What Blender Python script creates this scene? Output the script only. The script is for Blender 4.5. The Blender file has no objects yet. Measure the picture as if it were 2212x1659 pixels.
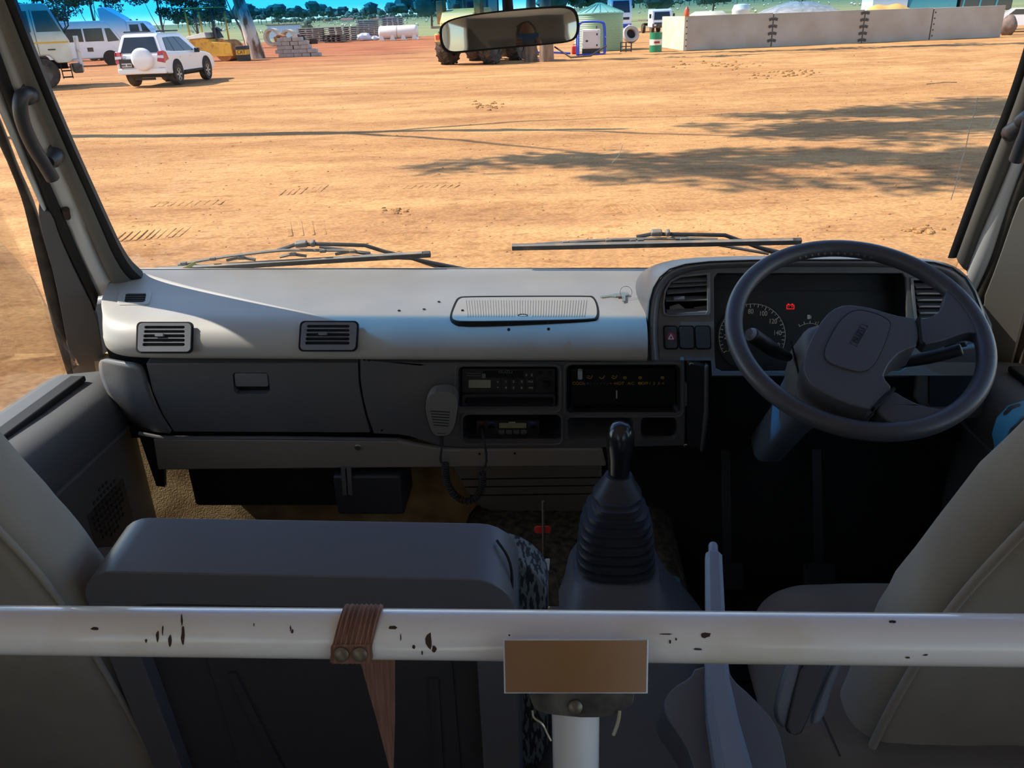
import bpy, bmesh, math, random
import numpy as np
from mathutils import Vector, Matrix
from mathutils.geometry import tessellate_polygon
random.seed(7)
SC = bpy.context.scene
COL = SC.collection
# ------------------------------------------------------------------ camera
F, HC, CX, CY = 1750.0, 2.0, 1106.0, 829.5
PITCH, YAW, ROLL = 24.3, 4.0, 2.2
_p, _y, _r = map(math.radians, (PITCH, YAW, ROLL))
CF = Vector((-math.sin(_y)*math.cos(_p), math.cos(_y)*math.cos(_p), -math.sin(_p)))
_rt = CF.cross(Vector((0, 0, 1))).normalized(); _up = _rt.cross(CF)
CR = _rt*math.cos(_r) - _up*math.sin(_r)
CU = _up*math.cos(_r) + _rt*math.sin(_r)
CAM = Vector((0, 0, HC))
cd = bpy.data.cameras.new('camera'); co = bpy.data.objects.new('camera', cd); COL.objects.link(co)
cd.sensor_width = 36; cd.lens = 36*F/2212; cd.clip_start = .01; cd.clip_end = 6000
m3 = Matrix((CR, CU, -CF)).transposed()
co.matrix_world = Matrix.Translation(CAM) @ m3.to_4x4()
SC.camera = co
# ------------------------------------------------------------------ light
SC.view_settings.view_transform = 'Standard'; SC.view_settings.look = 'None'
SC.view_settings.gamma = 1; SC.view_settings.use_curve_mapping = False
SC.view_settings.exposure = EXPOSURE = 0.82
SUN_EL, SUN_AZ = math.radians(46.5), math.radians(6)     # azimuth: from the left, a little ahead
TO_SUN = Vector((-math.cos(SUN_AZ)*math.cos(SUN_EL), math.sin(SUN_AZ)*math.cos(SUN_EL), math.sin(SUN_EL)))
w = bpy.data.worlds.new('sky'); SC.world = w; w.use_nodes = True
nt = w.node_tree; nt.nodes.clear()
sky = nt.nodes.new('ShaderNodeTexSky'); sky.sky_type = 'NISHITA'; sky.sun_disc = False
sky.sun_elevation = SUN_EL; sky.sun_rotation = math.radians(-90) + SUN_AZ
sky.altitude = 300; sky.air_density = 1.0; sky.dust_density = .15; sky.ozone_density = 2.0
bg = nt.nodes.new('ShaderNodeBackground'); bg.inputs[1].default_value = .19
wo = nt.nodes.new('ShaderNodeOutputWorld')
nt.links.new(sky.outputs[0], bg.inputs[0]); nt.links.new(bg.outputs[0], wo.inputs[0])
sl = bpy.data.lights.new('sun', 'SUN'); sl.energy = 5.4; sl.angle = math.radians(.53); sl.color = (1, .94, .84)
so = bpy.data.objects.new('sun', sl); COL.objects.link(so)
so.rotation_euler = TO_SUN.to_track_quat('Z', 'Y').to_euler(); so.location = (-20, 5, 30)
SC.cycles.max_bounces = 10; SC.cycles.transparent_max_bounces = 16; SC.cycles.diffuse_bounces = 6
# ------------------------------------------------------------------ pixel -> point helpers
def ray(u, v): return CF + CR*((u-CX)/F) - CU*((v-CY)/F)
def P(u, v, x=None, y=None, z=None):
    d = ray(u, v)
    t = (z-HC)/d.z if z is not None else (y/d.y if y is not None else x/d.x)
    return CAM + d*t
def G(u, v): return P(u, v, z=0)
class PL:
    def __init__(s, p0, ux, uy):
        s.p0 = Vector(p0); s.ux = Vector(ux).normalized(); s.uy = Vector(uy)
        s.n = s.ux.cross(s.uy).normalized(); s.uy = s.n.cross(s.ux)
    def px(s, u, v, off=0):
        d = ray(u, v); p0 = s.p0 + s.n*off
        return CAM + d*((p0-CAM).dot(s.n)/d.dot(s.n))
    def off(s, k): return PL(s.p0 + s.n*k, s.ux, s.uy)
    def l2(s, a, b, c=0): return s.p0 + s.ux*a + s.uy*b + s.n*c
    def pts(s, poly, off=0): return [s.px(u, v, off) for u, v in poly]
def rr(u0, v0, u1, v1, r=0, k=4, sk=0):
    """rounded rectangle as pixel polygon; sk shifts the top edge sideways"""
    out = []
    if r <= 0: out = [(u0, v1), (u1, v1), (u1, v0), (u0, v0)]
    else:
        for cx, cy, a0 in ((u1-r, v1-r, 0), (u0+r, v1-r, 90), (u0+r, v0+r, 180), (u1-r, v0+r, 270)):
            for i in range(k+1):
                a = math.radians(a0 + 90*i/k); out.append((cx+r*math.cos(a), cy+r*math.sin(a)))
    return [(u + sk*(v1-v)/(v1-v0), v) for u, v in out]
def smooth_poly(pts, it=2):
    """Chaikin corner cutting on a closed polygon"""
    for _ in range(it):
        o = []
        for i in range(len(pts)):
            a, b = pts[i], pts[(i+1) % len(pts)]
            o += [tuple(a[k]*.75+b[k]*.25 for k in range(len(a))), tuple(a[k]*.25+b[k]*.75 for k in range(len(a)))]
        pts = o
    return pts
def smooth_line(pts, it=2):
    pts = [Vector(p) for p in pts]
    for _ in range(it):
        o = [pts[0]]
        for a, b in zip(pts, pts[1:]): o += [a*.75+b*.25, a*.25+b*.75]
        pts = o + [pts[-1]]
    return pts
# ------------------------------------------------------------------ materials
def lin(c):
    f = lambda x: (x/12.92 if x <= .04045 else ((x+.055)/1.055)**2.4)
    return tuple(f(x/255) for x in c)
MATS = {}
def mat(name, rgb, rough=.6, metal=0, spec=.5, rgb2=None, nscale=6, ndet=6, bump=0, bscale=80, coat=0, stretch=None, emit=0, lo=.35, hi=.65):
    m = bpy.data.materials.new(name); m.use_nodes = True; nt = m.node_tree
    b = nt.nodes['Principled BSDF']; L = nt.links.new
    b.inputs['Roughness'].default_value = rough; b.inputs['Metallic'].default_value = metal
    b.inputs['Specular IOR Level'].default_value = spec; b.inputs['Coat Weight'].default_value = coat
    c1 = (*lin(rgb), 1); b.inputs['Base Color'].default_value = c1
    vec = None
    if rgb2 or bump:
        tc = nt.nodes.new('ShaderNodeTexCoord'); vec = tc.outputs['Object']
        if stretch:
            mp = nt.nodes.new('ShaderNodeMapping'); mp.inputs['Scale'].default_value = stretch
            L(vec, mp.inputs[0]); vec = mp.outputs[0]
    if rgb2:
        n = nt.nodes.new('ShaderNodeTexNoise'); n.inputs['Scale'].default_value = nscale; n.inputs['Detail'].default_value = ndet
        L(vec, n.inputs['Vector'])
        r = nt.nodes.new('ShaderNodeValToRGB'); r.color_ramp.elements[0].position = lo; r.color_ramp.elements[1].position = hi
        r.color_ramp.elements[0].color = c1; r.color_ramp.elements[1].color = (*lin(rgb2), 1)
        L(n.outputs['Fac'], r.inputs[0]); L(r.outputs[0], b.inputs['Base Color'])
    if bump:
        n = nt.nodes.new('ShaderNodeTexNoise'); n.inputs['Scale'].default_value = bscale; n.inputs['Detail'].default_value = 4
        L(vec, n.inputs['Vector'])
        bp = nt.nodes.new('ShaderNodeBump'); bp.inputs['Strength'].default_value = bump; bp.inputs['Distance'].default_value = .2/bscale
        L(n.outputs['Fac'], bp.inputs['Height']); L(bp.outputs[0], b.inputs['Normal'])
    if emit:
        b.inputs['Emission Color'].default_value = c1; b.inputs['Emission Strength'].default_value = emit
    MATS[name] = m
    return m
M = MATS
# ------------------------------------------------------------------ mesh builder
class MB:
    def __init__(s): s.v = []; s.f = []
    def add(s, vs, fs):
        o = len(s.v); s.v += [tuple(p) for p in vs]; s.f += [tuple(i+o for i in f) for f in fs]; return s
    def hexa(s, p):   # bottom 0-3 ccw, top 4-7
        return s.add(p, [(3, 2, 1, 0), (4, 5, 6, 7), (0, 1, 5, 4), (1, 2, 6, 5), (2, 3, 7, 6), (3, 0, 4, 7)])
    def box(s, c, d, rot=None):
        x, y, z = d[0]/2, d[1]/2, d[2]/2
        q = [Vector(t) for t in ((-x,-y,-z),(x,-y,-z),(x,y,-z),(-x,y,-z),(-x,-y,z),(x,-y,z),(x,y,z),(-x,y,z))]
        if rot is not None: q = [rot @ t for t in q]
        return s.hexa([t + Vector(c) for t in q])
    def bar(s, a, b, w, h, up=(0, 0, 1)):
        a, b = Vector(a), Vector(b); d = (b-a).normalized(); r = d.cross(Vector(up))
        if r.length < 1e-4: r = d.cross(Vector((1, 0, 0)))
        r.normalize(); t = r.cross(d); r *= w/2; t *= h/2
        return s.hexa([a-r-t, a+r-t, b+r-t, b-r-t, a-r+t, a+r+t, b+r+t, b-r+t])
    def loft(s, rings, cap=True, closed=False):
        n = len(rings[0]); o = len(s.v)
        for r in rings: s.v += [tuple(p) for p in r]
        k = len(rings)
        for i in range(k if closed else k-1):
            j = (i+1) % k
            for a in range(n):
                b = (a+1) % n
                s.f.append((o+i*n+a, o+i*n+b, o+j*n+b, o+j*n+a))
        if cap and not closed:
            s.f.append(tuple(o+a for a in range(n-1, -1, -1))); s.f.append(tuple(o+(k-1)*n+a for a in range(n)))
        return s
    def tube(s, path, r, n=8, cap=True, closed=False, flat=1.0, up=None):
        path = [Vector(p) for p in path]; k = len(path)
        R = r if isinstance(r, (list, tuple)) else [r]*k
        rings = []; prev = None
        for i in range(k):
            if closed: t = path[(i+1) % k]-path[i-1]
            else: t = path[min(i+1, k-1)]-path[max(i-1, 0)]
            t.normalize()
            if prev is None:
                u = Vector(up) if up else Vector((0, 0, 1))
                a = t.cross(u)
                if a.length < 1e-3: a = t.cross(Vector((1, 0, 0)))
            else: a = prev - t*prev.dot(t)
            a.normalize(); prev = a; b = a.cross(t)
            rings.append([path[i] + a*(R[i]*math.cos(q)) + b*(R[i]*flat*math.sin(q)) for q in [2*math.pi*j/n for j in range(n)]])
        return s.loft(rings, cap, closed)
    def lathe(s, prof, n=24, o=(0, 0, 0), ax=(0, 0, 1), cap=True):
        o = Vector(o); ax = Vector(ax).normalized(); a = ax.orthogonal().normalized(); b = ax.cross(a)
        return s.loft([[o + ax*z + a*(r*math.cos(2*math.pi*j/n)) + b*(r*math.sin(2*math.pi*j/n)) for j in range(n)] for r, z in prof], cap)
    def ell(s, c, rad, n=12, k=8, rot=None, fn=None):
        c = Vector(c); rings = []
        for i in range(1, k):
            t = math.pi*i/k; ring = []
            for j in range(n):
                q = 2*math.pi*j/n
                d = Vector((rad[0]*math.sin(t)*math.cos(q), rad[1]*math.sin(t)*math.sin(q), -rad[2]*math.cos(t)))
                if fn: d = d*fn(d)
                ring.append(c + (rot @ d if rot else d))
            rings.append(ring)
        return s.loft(rings, True)
    def plate(s, outer, holes, n, th):
        """planar polygon with holes, front face at the points, thickness behind (-n)"""
        loops = [[Vector(p) for p in outer]] + [[Vector(p) for p in h] for h in holes]
        tri = tessellate_polygon(loops); allp = [p for l in loops for p in l]; k = len(allp)
        n = Vector(n)
        back = [p - n*th for p in allp]; fs = []
        for t in tri:
            a, b, c = (allp[i] for i in t)
            if (b-a).cross(c-a).dot(n) < 0: t = (t[0], t[2], t[1])
            fs.append(tuple(t)); fs.append((t[2]+k, t[1]+k, t[0]+k))
        base = 0
        for l in loops:
            m = len(l)
            for i in range(m):
                a, b = base+i, base+(i+1) % m
                fs.append((a, b, b+k, a+k))
            base += m
        return s.add(allp + back, fs)
    def prism(s, poly, th, fn):
        """convex or concave 2d polygon, fn(a,b,c)->3d"""
        f = [Vector(fn(a, b, 0)) for a, b in poly]; g = Vector(fn(poly[0][0], poly[0][1], 1)) - f[0]
        return s.plate(f, [], -g.normalized(), th)
    def grid(s, fn, nu, nv, cu=False):
        o = len(s.v)
        for j in range(nv+1):
            for i in range(nu+1): s.v.append(tuple(fn(i/nu, j/nv)))
        for j in range(nv):
            for i in range(nu):
                a = o + j*(nu+1)+i; s.f.append((a, a+1, a+nu+2, a+nu+1))
        return s
    def mesh(s, name, m=None, smooth=35, fix=True):
        me = bpy.data.meshes.new(name); me.from_pydata(s.v, [], s.f)
        if fix:
            bm = bmesh.new(); bm.from_mesh(me); bmesh.ops.recalc_face_normals(bm, faces=bm.faces); bm.to_mesh(me); bm.free()
        if m: me.materials.append(M[m] if isinstance(m, str) else m)
        if smooth:
            for p in me.polygons: p.use_smooth = True
            me.set_sharp_from_angle(angle=math.radians(smooth))
        me.update(); return me
    def build(s, name, m, parent=None, bevel=0, seg=2, smooth=35, sub=0, fix=True, weld=False):
        o = bpy.data.objects.new(name, s.mesh(name, m, smooth, fix)); COL.objects.link(o)
        if weld: md = o.modifiers.new('weld', 'WELD'); md.merge_threshold = 1e-4
        if bevel:
            md = o.modifiers.new('bevel', 'BEVEL'); md.width = bevel; md.segments = seg; md.limit_method = 'ANGLE'; md.angle_limit = math.radians(40)
            md.harden_normals = False
            for p in o.data.polygons: p.use_smooth = True
        if sub: md = o.modifiers.new('sub', 'SUBSURF'); md.levels = sub; md.render_levels = sub
        if parent is not None: setp(o, parent)
        return o
def setp(o, parent):
    o.parent = parent
    if parent.type == 'EMPTY' and parent.get('_w'):
        o.matrix_parent_inverse = Matrix.Translation(-Vector(parent.location))
def tag(o, label, cat, group=None):
    o['label'] = label; o['category'] = cat
    if group: o['group'] = group
    return o
def thing(name, label, cat, loc=(0, 0, 0), rz=0, group=None, world=True):
    """Empty at the thing's base. world=True: its parts are built in world coordinates"""
    o = bpy.data.objects.new(name, None); COL.objects.link(o); o.location = loc; o.rotation_euler = (0, 0, rz)
    o.empty_display_size = .1
    if world: o['_w'] = 1
    return tag(o, label, cat, group)
def struct(o): o['kind'] = 'structure'; return o
def dup(root, loc, rz, label=None, group=None, scale=None):
    r = root.copy(); COL.objects.link(r); r.location = loc; r.rotation_euler = (0, 0, rz)
    if scale: r.scale = scale if isinstance(scale, tuple) else (scale,)*3
    if label: r['label'] = label
    if group: r['group'] = group
    for ch in list(root.children):
        c = ch.copy(); COL.objects.link(c); c.parent = r
        for g in ch.children:
            d = g.copy(); COL.objects.link(d); d.parent = c
    return r
_fc = {}
def text(body, name, size, pl, a, b, m, parent, c=.0005, ex=.0002, rot=0, align='CENTER', sx=1, bold=0):
    """flat lettering in plane pl with its centre at (a, b)"""
    cu = bpy.data.curves.new(name, 'FONT'); cu.body = body; cu.size = size; cu.align_x = align; cu.align_y = 'CENTER'; cu.extrude = ex
    cu.offset = bold
    t = bpy.data.objects.new(name, cu); COL.objects.link(t)
    bpy.context.view_layer.update()
    me = bpy.data.meshes.new_from_object(t.evaluated_get(bpy.context.evaluated_depsgraph_get()))
    bpy.data.objects.remove(t); bpy.data.curves.remove(cu)
    me.materials.clear(); me.materials.append(M[m])
    ca, sa = math.cos(rot), math.sin(rot)
    for v in me.vertices:
        x, y = v.co.x*sx, v.co.y
        v.co = pl.l2(a + x*ca - y*sa, b + x*sa + y*ca, c + v.co.z)
    o = bpy.data.objects.new(name, me); COL.objects.link(o)
    if parent is not None: setp(o, parent)
    return o
def in2(pl, u, v):
    d = pl.px(u, v) - pl.p0; return d.dot(pl.ux), d.dot(pl.uy)
def textpx(body, name, hpx, pl, u, v, m, parent, **k):
    a, b = in2(pl, u, v); a2, b2 = in2(pl, u, v+hpx)
    return text(body, name, math.hypot(a2-a, b2-b)*1.42, pl, a, b, m, parent, **k)
# ------------------------------------------------------------------ materials
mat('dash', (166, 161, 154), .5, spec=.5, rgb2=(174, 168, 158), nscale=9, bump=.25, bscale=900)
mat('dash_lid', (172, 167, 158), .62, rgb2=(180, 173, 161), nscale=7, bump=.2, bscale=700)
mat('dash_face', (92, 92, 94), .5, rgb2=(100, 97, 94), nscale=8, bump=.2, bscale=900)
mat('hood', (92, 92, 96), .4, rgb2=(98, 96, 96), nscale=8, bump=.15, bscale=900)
mat('dark_plastic', (52, 52, 56), .45, bump=.15, bscale=900)
mat('vent_grey', (112, 112, 114), .45)
mat('black_plastic', (24, 24, 26), .5)
mat('cavity', (8, 8, 9), .9)
mat('gap', (14, 14, 15), .9)
mat('wheel', (66, 66, 72), .42, spec=.5, bump=.12, bscale=700)
mat('hub', (78, 77, 80), .5, bump=.2, bscale=800)
mat('mic_grey', (124, 120, 114), .55, bump=.2, bscale=800); mat('cord', (58, 56, 56), .5)
mat('kick', (134, 124, 112), .6, bump=.2, bscale=700)  # lighter copy of the dash face colour, adds light to the footwell
mat('hub_mark', (40, 40, 43), .5)
mat('screw', (170, 168, 160), .3, metal=1)
mat('chrome', (200, 200, 205), .15, metal=1)
mat('gauge', (30, 33, 33), .5)
mat('gauge_face', (22, 24, 25), .55)
mat('gauge_white', (215, 212, 195), .6)
mat('warn_red', (210, 30, 30), .5, emit=.5)
mat('hazard_red', (150, 40, 45), .45)
mat('hazard_white', (205, 200, 200), .5)
mat('amber', (190, 150, 50), .6)
mat('red_dot', (190, 40, 40), .6)
mat('blue_dot', (50, 90, 200), .6)
mat('lcd', (150, 152, 120), .35)
mat('button_grey', (110, 110, 112), .5)
mat('button_dark', (44, 44, 47), .5)
mat('white_paint', (214, 214, 212), .32, rgb2=(204, 200, 192), nscale=3, coat=.3)
mat('rail_white', (236, 233, 234), .24, rgb2=(218, 206, 186), nscale=9, coat=.8, lo=.55, hi=.8)
mat('rust_chip', (62, 42, 34), .8)
mat('pillar_trim', (98, 94, 86), .6, bump=.2, bscale=600)
mat('rubber', (22, 21, 21), .7)
mat('rubber_dusty', (72, 64, 55), .8, rgb2=(48, 44, 40), nscale=30)
mat('door_trim', (92, 92, 92), .55, bump=.25, bscale=500)
mat('carpet', (188, 162, 116), .95, rgb2=(140, 112, 74), nscale=14, bump=1, bscale=260)
mat('carpet_rib', (96, 84, 62), .95, rgb2=(44, 40, 32), nscale=60, bump=1, bscale=200)
mat('floor_mat', (40, 34, 28), .9, rgb2=(70, 44, 30), nscale=9, bump=.6, bscale=80)
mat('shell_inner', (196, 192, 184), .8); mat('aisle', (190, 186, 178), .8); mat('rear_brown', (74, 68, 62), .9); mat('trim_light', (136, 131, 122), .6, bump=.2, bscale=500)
mat('ceiling_vinyl', (222, 220, 214), .8)
mat('bus_white', (220, 220, 216), .4, coat=.3)
mat('vinyl', (92, 91, 95), .38, spec=.5, bump=.12, bscale=500)
mat('vinyl_dark', (60, 58, 61), .5, bump=.2, bscale=400)
mat('seat_cloth', (152, 143, 132), .95, rgb2=(136, 126, 115), nscale=5, bump=.5, bscale=900)
mat('seat_cloth2', (120, 113, 105), .95, rgb2=(104, 97, 90), nscale=6, bump=.5, bscale=900)
mat('seam', (70, 66, 62), .95)
mat('brown_web', (136, 98, 84), .9, rgb2=(108, 74, 62), nscale=20, stretch=(30, 1, 1))
mat('brown_plate', (150, 108, 66), .5, rgb2=(140, 100, 62), nscale=6)
mat('clear_edge', (200, 205, 210), .12, spec=.8)
mat('tape', (96, 92, 84), .5, rgb2=(44, 40, 38), nscale=40)
mat('wire', (190, 180, 160), .35, metal=.6)
mat('red_plastic', (205, 50, 36), .4)
mat('light_plastic', (190, 196, 196), .4)
mat('metal_dull', (120, 112, 98), .4, metal=.8)
mat('brass_key', (186, 178, 150), .35, metal=.9)
mat('leaf_green', (120, 132, 50), .6, rgb2=(168, 150, 70), nscale=30)
mat('hb_plastic', (126, 134, 150), .42, bump=.15, bscale=700)
mat('hb_grey', (100, 106, 118), .5, bump=.15, bscale=700)
mat('boot', (44, 46, 54), .5, bump=.1, bscale=500)
mat('knob_black', (30, 30, 34), .18, spec=.6)
mat('console', (82, 84, 90), .5, bump=.2, bscale=700)
mat('wiper_grey', (98, 96, 92), .6, rgb2=(140, 118, 92), nscale=25, lo=.5, hi=.75)
mat('wiper_black', (36, 36, 37), .6, rgb2=(110, 92, 72), nscale=30, lo=.55, hi=.8)
mat('seat_zebra', (34, 36, 40), .95, rgb2=(104, 108, 110), nscale=190, ndet=2, stretch=(1.2, .5, .22), lo=.47, hi=.53)
mat('skin', (120, 84, 66), .6); mat('shirt', (44, 46, 54), .9); mat('hair', (36, 28, 24), .8)
def glass_mat(name, tint=(1, 1, 1), band=None, refl=1.0, dust=.0):
    m = bpy.data.materials.new(name); m.use_nodes = True; nt = m.node_tree; nt.nodes.clear(); L = nt.links.new
    out = nt.nodes.new('ShaderNodeOutputMaterial'); tr = nt.nodes.new('ShaderNodeBsdfTransparent'); gl = nt.nodes.new('ShaderNodeBsdfGlossy')
    gl.inputs['Roughness'].default_value = .02
    tr.inputs[0].default_value = (*tint, 1)
    fr = nt.nodes.new('ShaderNodeFresnel'); fr.inputs[0].default_value = 1.35
    mu = nt.nodes.new('ShaderNodeMath'); mu.operation = 'MULTIPLY'; mu.inputs[1].default_value = refl; L(fr.outputs[0], mu.inputs[0])
    mx = nt.nodes.new('ShaderNodeMixShader'); L(mu.outputs[0], mx.inputs[0]); L(tr.outputs[0], mx.inputs[1]); L(gl.outputs[0], mx.inputs[2])
    if band:
        tc = nt.nodes.new('ShaderNodeTexCoord'); sp = nt.nodes.new('ShaderNodeSeparateXYZ'); L(tc.outputs['Object'], sp.inputs[0])
        mr = nt.nodes.new('ShaderNodeMapRange'); mr.inputs[1].default_value = band[0]; mr.inputs[2].default_value = band[1]; L(sp.outputs[2], mr.inputs[0])
        r = nt.nodes.new('ShaderNodeValToRGB'); r.color_ramp.interpolation = 'EASE'
        r.color_ramp.elements[0].color = (*tint, 1); r.color_ramp.elements[1].color = (*band[2], 1)
        L(mr.outputs[0], r.inputs[0]); L(r.outputs[0], tr.inputs[0])
    L(mx.outputs[0], out.inputs[0]); M[name] = m
    return m
glass_mat('windscreen', (.975, .98, .98), (1.985, 2.035, (.14, .56, .91)), .6)
glass_mat('side_glass', (.96, .97, .97), None, .6)
# ------------------------------------------------------------------ frames of reference in the cab
LEAN = -.0187
UX = (1, 0, LEAN)
TP = PL((0, 1.5, 1.4735), UX, (0, 1, 0))                 # dash top
FP = PL((0, 1.445, 1.391), UX, (0, -.271, .962))         # dash face
BP = PL((.15, 1.440, 1.386), UX, (0, .33, .945))         # instrument housing face
RP = PL((0, 1.424, 1.447), UX, (0, .5, .866))            # rolled edge of the dash pad
WSY = lambda z: 1.765 - .45*(z-1.475)
PPL = PL((-.985, 1.70, 1.48), (1, .45, 0), (.03, -.45, 1))
PPR = PL((.835, 1.70, 1.47), (1, -1.0, 0), (-.03, -.45, 1))
# ------------------------------------------------------------------ bus shell
XL, XR = -1.15, 1.00
b = MB(); b.box((-.07, 1.0, .70), (2.16, 1.5, .04)); b.box((-.07, -1.85, .70), (2.16, 4.18, .04)); struct(b.build('floor', 'floor_mat')); bpy.data.objects['floor'].data.materials.append(M['aisle'])
for p in bpy.data.objects['floor'].data.polygons:
    if p.center.y < .25: p.material_index = 1
b = MB(); b.box((-.07, -1.2, 2.52), (2.2, 5.35, .05)); b.hexa([(XL, 1.47, 2.20), (XR, 1.47, 2.20), (XR, 1.44, 2.545), (XL, 1.44, 2.545), (XL, 1.42, 2.20), (XR, 1.42, 2.20), (XR, 1.40, 2.545), (XL, 1.40, 2.545)])
struct(b.build('ceiling', 'ceiling_vinyl'))
b = MB(); b.box((-.07, -3.95, 1.6), (2.2, .05, 1.9)); struct(b.build('wall_rear', 'rear_brown'))
b = MB()   # left side: solid behind the front door
b.box((XL, -1.45, 1.03), (.05, 4.9, .7)); b.box((XL, .12, 1.85), (.05, 1.75, .98)); b.box((XL, -1.2, 2.42), (.05, 5.3, .24)); b.box((XL, 1.2, 2.36), (.05, .55, .36))
for y in (-3.85, -2.3): b.box((XL, y, 1.85), (.05, .14, .98)); b.box((XL, 1.37, .62), (.05, .85, .2))
struct(b.build('wall_left', 'shell_inner'))
b = MB()   # right side with window openings behind the driver
b.box((XR, -1.15, 1.05), (.05, 5.6, .75)); b.box((XR, -1.2, 2.42), (.05, 5.3, .24)); b.box((XR, 1.37, .62), (.05, .85, .2))
for y in (-3.7, -2.0, -.35, .95): b.box((XR, y, 1.87), (.05, .12, .9))
struct(b.build('wall_right', 'shell_inner'))
for k, (y0, y1) in enumerate(((-3.78, -2.37), (-2.23, -.755))):
    struct(MB().box((XL, (y0+y1)/2, 1.84), (.006, y1-y0, .93)).build('window_%d' % (k+8), 'side_glass'))
for k, (y0, y1) in enumerate(((-3.64, -2.06), (-1.94, -.41), (-.29, .89))):
    g = MB().box((XR, (y0+y1)/2, 1.865), (.006, y1-y0, .88)).build('window_%d' % (k+4), 'side_glass'); struct(g)
b = MB(); b.box((-.07, 1.83, .88), (2.16, .05, 1.02))
struct(b.build('wall_front', 'bus_white'))
b = MB(); b.hexa([(XL+.02, 1.775, 1.40), (XR-.02, 1.775, 1.40), (XR-.02, 1.83, 1.40), (XL+.02, 1.83, 1.40), (XL+.02, 1.785, 1.45), (XR-.02, 1.785, 1.445), (XR-.02, 1.84, 1.42), (XL+.02, 1.84, 1.44)]); struct(b.build('trim_4', 'rubber'))
# windscreen
def ws(x, z, o=0): return Vector((x, WSY(z)+o, z))
b = MB(); b.hexa([ws(-1.0, 1.46), ws(.86, 1.46), ws(.86, 1.46, .006), ws(-1.0, 1.46, .006), ws(-.965, 2.24), ws(.82, 2.24), ws(.82, 2.24, .006), ws(-.965, 2.24, .006)])
struct(b.build('window_1', 'windscreen'))
b = MB(); b.tube([ws(-.985, 1.49), ws(.85, 1.455)], .014, 8); b.tube([ws(-.96, 2.23), ws(.815, 2.23)], .02, 8)
struct(b.build('trim_1', 'rubber'))
# side windows of the cab doors
for nm, x, ys in (('window_2', XL+.005, (.98, 1.70)), ('window_3', XR-.01, (.98, 1.70))):
    b = MB(); y0, y1 = ys; yt = 1.50
    b.hexa([(x, y0, 1.29), (x+.005, y0, 1.29), (x+.005, y1, 1.29), (x, y1, 1.29), (x, y0, 2.2), (x+.005, y0, 2.2), (x+.005, yt-.05, 2.2), (x, yt-.05, 2.2)])
    struct(b.build(nm, 'side_glass'))
# ------------------------------------------------------------------ pillars: strips between traced edge lines, laid on the pillar plane
def strip(name, pl, A, B, m, off, th, bevel=.004, parent=None):
    pa = smooth_line([(u, v, 0) for u, v in A], 2); pb = smooth_line([(u, v, 0) for u, v in B], 2)
    def samp(p, t):
        t *= len(p)-1; i = min(int(t), len(p)-2); return p[i].lerp(p[i+1], t-i)
    rings = []
    for k in range(29):
        a, c = samp(pa, k/28), samp(pb, k/28)
        p, q = pl.px(a.x, a.y, off), pl.px(c.x, c.y, off)
        mid = (p+q)/2 + pl.n*(p-q).length*.12
        e = pl.n*th
        rings.append([p, p.lerp(mid, .5)+pl.n*(p-q).length*.05, mid, q.lerp(mid, .5)+pl.n*(p-q).length*.05, q, q-e, p-e])
    o = MB().loft(rings).build(name, m, parent, bevel=0, smooth=60)
    return o
E0 = [(-30,-150),(30,0),(88,150),(150,300),(218,450),(272,568),(310,604)]
E1 = [(-50,-150),(10,0),(68,150),(132,300),(200,450),(254,578),(292,615)]
E2 = [(-90,-150),(-20,0),(38,150),(105,300),(170,450),(228,588),(250,622)]
E3 = [(-110,-150),(-45,0),(12,150),(75,330),(130,450),(165,540),(212,640)]
E4 = [(-140,-150),(-75,0),(-15,150),(45,300),(103,450),(125,510),(205,672)]
E5 = [(-165,-150),(-100,0),(-40,150),(15,280),(60,380),(92,455)]
E6 = [(-235,-150),(-165,0),(-95,150),(-10,290),(45,420),(60,480),(84,580),(112,700),(142,800),(162,855)]
E6t = E6[:5]
E7 = [(-190,-150),(-122,0),(-62,150),(0,270),(40,380),(76,455),(92,520),(118,600),(142,700),(165,800),(182,850)]
pil = bpy.data.objects.new('trim_2', None); COL.objects.link(pil); struct(pil)
MB().hexa([(XL, 1.74, .70), (-.94, 1.74, .70), (-.94, 1.80, .70), (XL, 1.80, .70), (XL, 1.765, 1.42), (-.96, 1.765, 1.45), (-.96, 1.80, 1.46), (XL, 1.80, 1.43)]).build('cowl_side', 'door_trim', pil, bevel=.01)
strip('gasket', PPL, E1, E0, 'rubber', .004, .03, parent=pil)
strip('windscreen_trim', PPL, E2, E1, 'pillar_trim', .008, .03, parent=pil)
strip('pillar', PPL, E3, E2, 'white_paint', -.004, .05, parent=pil)
strip('weather_strip', PPL, E4, E3, 'rubber', .006, .03, parent=pil)
strip('door_frame', PPL, E5, E4[:-1]+[(110,470)], 'white_paint', -.004, .03, parent=pil)
strip('window_channel', PPL, E6, E7, 'rubber_dusty', .0, .03, parent=pil)
b = MB(); b.plate(PPL.pts(smooth_poly([(80,455),(94,455),(112,462),(128,512),(165,595),(208,675),(222,770),(246,900),(170,862),(145,740),(118,600),(98,530)], 1), .012), [], PPL.n, .03)
b.build('corner_trim', 'door_trim', pil, bevel=.006, seg=3)
b = MB(); b.tube([PPL.px(142, 452, .008), PPL.px(145, 470, .0)], .007, 10); b.build('screw', 'rust_chip', pil)
R0 = [(2262,-80),(2212,105),(2169,236),(2110,380),(2047,557)]
R1 = [(2282,-80),(2232,105),(2188,236),(2131,380),(2066,557)]
R2 = [(2330,-80),(2270,105),(2222,250),(2165,400),(2120,500),(2088,585)]
R3 = [(2350,-80),(2300,105),(2255,250),(2200,380),(2165,480),(2140,560),(2108,630)]
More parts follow.
